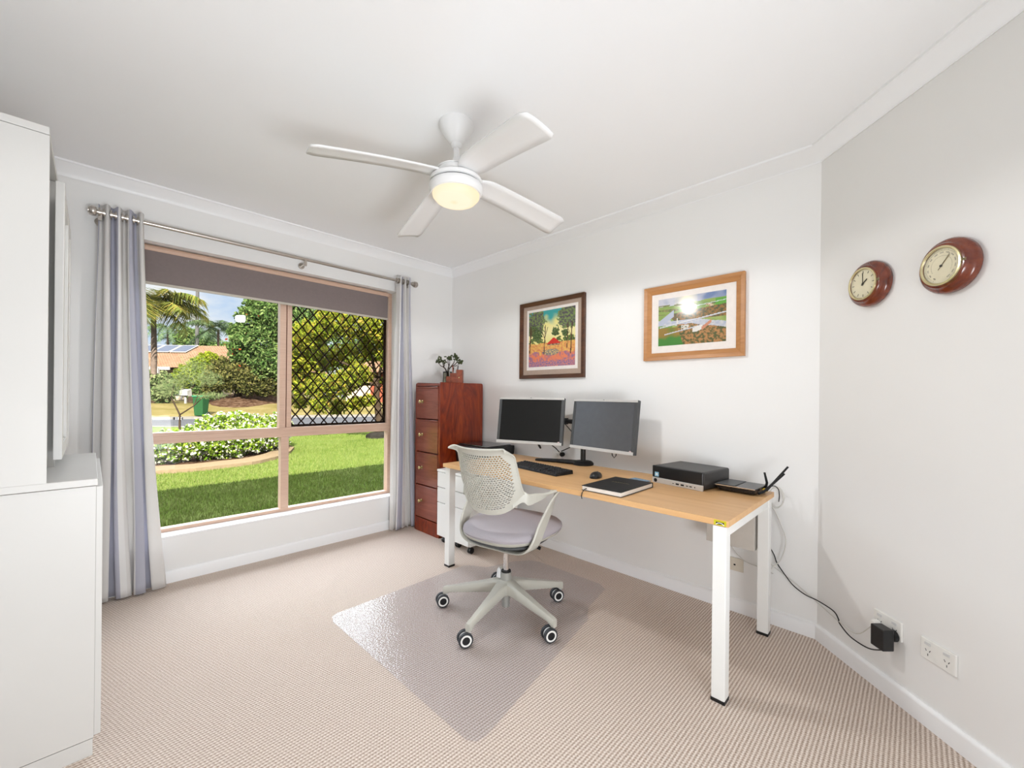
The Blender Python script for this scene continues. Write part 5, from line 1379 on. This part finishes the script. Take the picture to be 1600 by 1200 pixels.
# our own roof over the window keeps the near lawn in shade
EZ = 2.55
struct(MB().box((-9,-1.0,EZ),(7,.95,EZ+.12)).build('trim_6', M_FASCIA, None), 'eave of this house above the window', 'eave')
struct(MB().add([(-9,.95,EZ+.12),(7,.95,EZ+.12),(7,-5.5,EZ+2.2),(-9,-5.5,EZ+2.2),(-9,-5.5,EZ+.1),(7,-5.5,EZ+.1)], [(0,1,2,3),(3,2,5,4)]).build('roof', M_TILE, None), 'roof of this house', 'roof')

# ------------------------------------------------------------------ light
w = bpy.data.worlds.new('world'); bpy.context.scene.world = w; w.use_nodes = True
nt = w.node_tree; bg = nt.nodes['Background']
tc = N(nt, 'ShaderNodeTexCoord'); sep = N(nt, 'ShaderNodeSeparateXYZ'); lk(nt, tc.outputs['Generated'], sep.inputs[0])
sky = ramp(nt, [(.0, srgb(214,226,240)), (.19, srgb(182,208,240)), (.26, srgb(232,240,250)), (.8, srgb(226,234,248))]); lk(nt, sep.outputs['Z'], sky.inputs['Fac'])
mp = N(nt, 'ShaderNodeMapping'); mp.inputs['Scale'].default_value = (1,1,2.6); lk(nt, tc.outputs['Generated'], mp.inputs[0])
cn = N(nt, 'ShaderNodeTexNoise', Scale=3.4, Detail=8.0, Roughness=.55, Distortion=.3); lk(nt, mp.outputs[0], cn.inputs['Vector'])
cr = ramp(nt, [(.46, (0,0,0)), (.62, (1,1,1))]); lk(nt, cn.outputs['Fac'], cr.inputs['Fac'])
mx = N(nt, 'ShaderNodeMix', data_type='RGBA'); lk(nt, cr.outputs['Color'], mx.inputs['Factor']); lk(nt, sky.outputs['Color'], mx.inputs[6]); mx.inputs[7].default_value = c4(srgb(240,242,246))
lk(nt, mx.outputs[2], bg.inputs['Color'])
mr = N(nt, 'ShaderNodeMapRange'); mr.inputs['From Min'].default_value = .22; mr.inputs['From Max'].default_value = .42; mr.inputs['To Min'].default_value = 1.05; mr.inputs['To Max'].default_value = 11.0
lk(nt, sep.outputs['Z'], mr.inputs['Value'])
# unseen upper sky boosted over the street to add daylight, dimmer behind the house
m3 = N(nt, 'ShaderNodeMapRange'); m3.inputs['From Min'].default_value = -.25; m3.inputs['From Max'].default_value = .55; m3.inputs['To Min'].default_value = 2.5
lk(nt, sep.outputs['Y'], m3.inputs['Value']); lk(nt, mr.outputs[0], m3.inputs['To Max'])
lk(nt, m3.outputs[0], bg.inputs['Strength'])
mlow = N(nt, 'ShaderNodeMapRange'); mlow.inputs['From Min'].default_value = .20; mlow.inputs['From Max'].default_value = .24; mlow.inputs['To Min'].default_value = 1.05
lk(nt, sep.outputs['Z'], mlow.inputs['Value']); lk(nt, m3.outputs[0], mlow.inputs['To Max']); lk(nt, mlow.outputs[0], bg.inputs['Strength'])
def lamp(name, kind, loc, energy, col=(1,1,1), size=.1, rot=None, sy=None):
    l = bpy.data.lights.new(name, kind); l.energy = energy; l.color = col
    if kind == 'AREA':
        l.size = size
        if sy: l.shape = 'RECTANGLE'; l.size_y = sy
    elif kind == 'SUN': l.angle = size
    else: l.shadow_soft_size = size
    if kind == 'SPOT': l.spot_size = R(178); l.spot_blend = .15
    o = bpy.data.objects.new(name, l); COL.objects.link(o); o.location = loc
    if rot is not None: o.rotation_euler = rot
    return o
sd = Vector((.35,.80,-.62)).normalized()    # the sun stands behind this house
so_ = lamp('sun', 'SUN', (0,-5,12), 30, (1,.95,.86), R(.6)); so_.rotation_euler = sd.to_track_quat('-Z','Y').to_euler()
lamp('fan_light', 'SPOT', (FX,FY,2.0), 30, (.98,.985,.985), .05)
lamp('fill_doorway', 'AREA', (-2.05,YB-.02,1.1), 7, (.91,.96,1.0), 1.35, (R(94),0,0), 2.05)  # unseen area lamp added in the doorway to brighten the room
lamp('fill_up', 'AREA', (-2.3,-4.15,.45), 15.5, (.91,.955,1.0), 1.3, (R(115),0,0), .8)  # added fill behind the camera, tilted up to lift the ceiling
q = lamp('fill_far_ceiling', 'AREA', (-2.1,-4.15,.6), 14, (.92,.96,1.0), .9, None, .5); q.data.spread = R(110)  # unseen beam added to brighten the ceiling and wall near the window
q.rotation_euler = (Vector((-1.2,-.3,1.9))-Vector(q.location)).to_track_quat('-Z','Y').to_euler()
sn = bpy.context.scene
sn.view_settings.view_transform = 'Standard'; sn.view_settings.look = 'None'; sn.view_settings.exposure = .04; sn.view_settings.gamma = 1; sn.view_settings.use_curve_mapping = False
sn.cycles.max_bounces = 10; sn.cycles.diffuse_bounces = 6; sn.cycles.transparent_max_bounces = 24
sn.cycles.use_denoising = True; sn.cycles.caustics_reflective = False; sn.cycles.caustics_refractive = False
sn.cycles.sample_clamp_indirect = 4
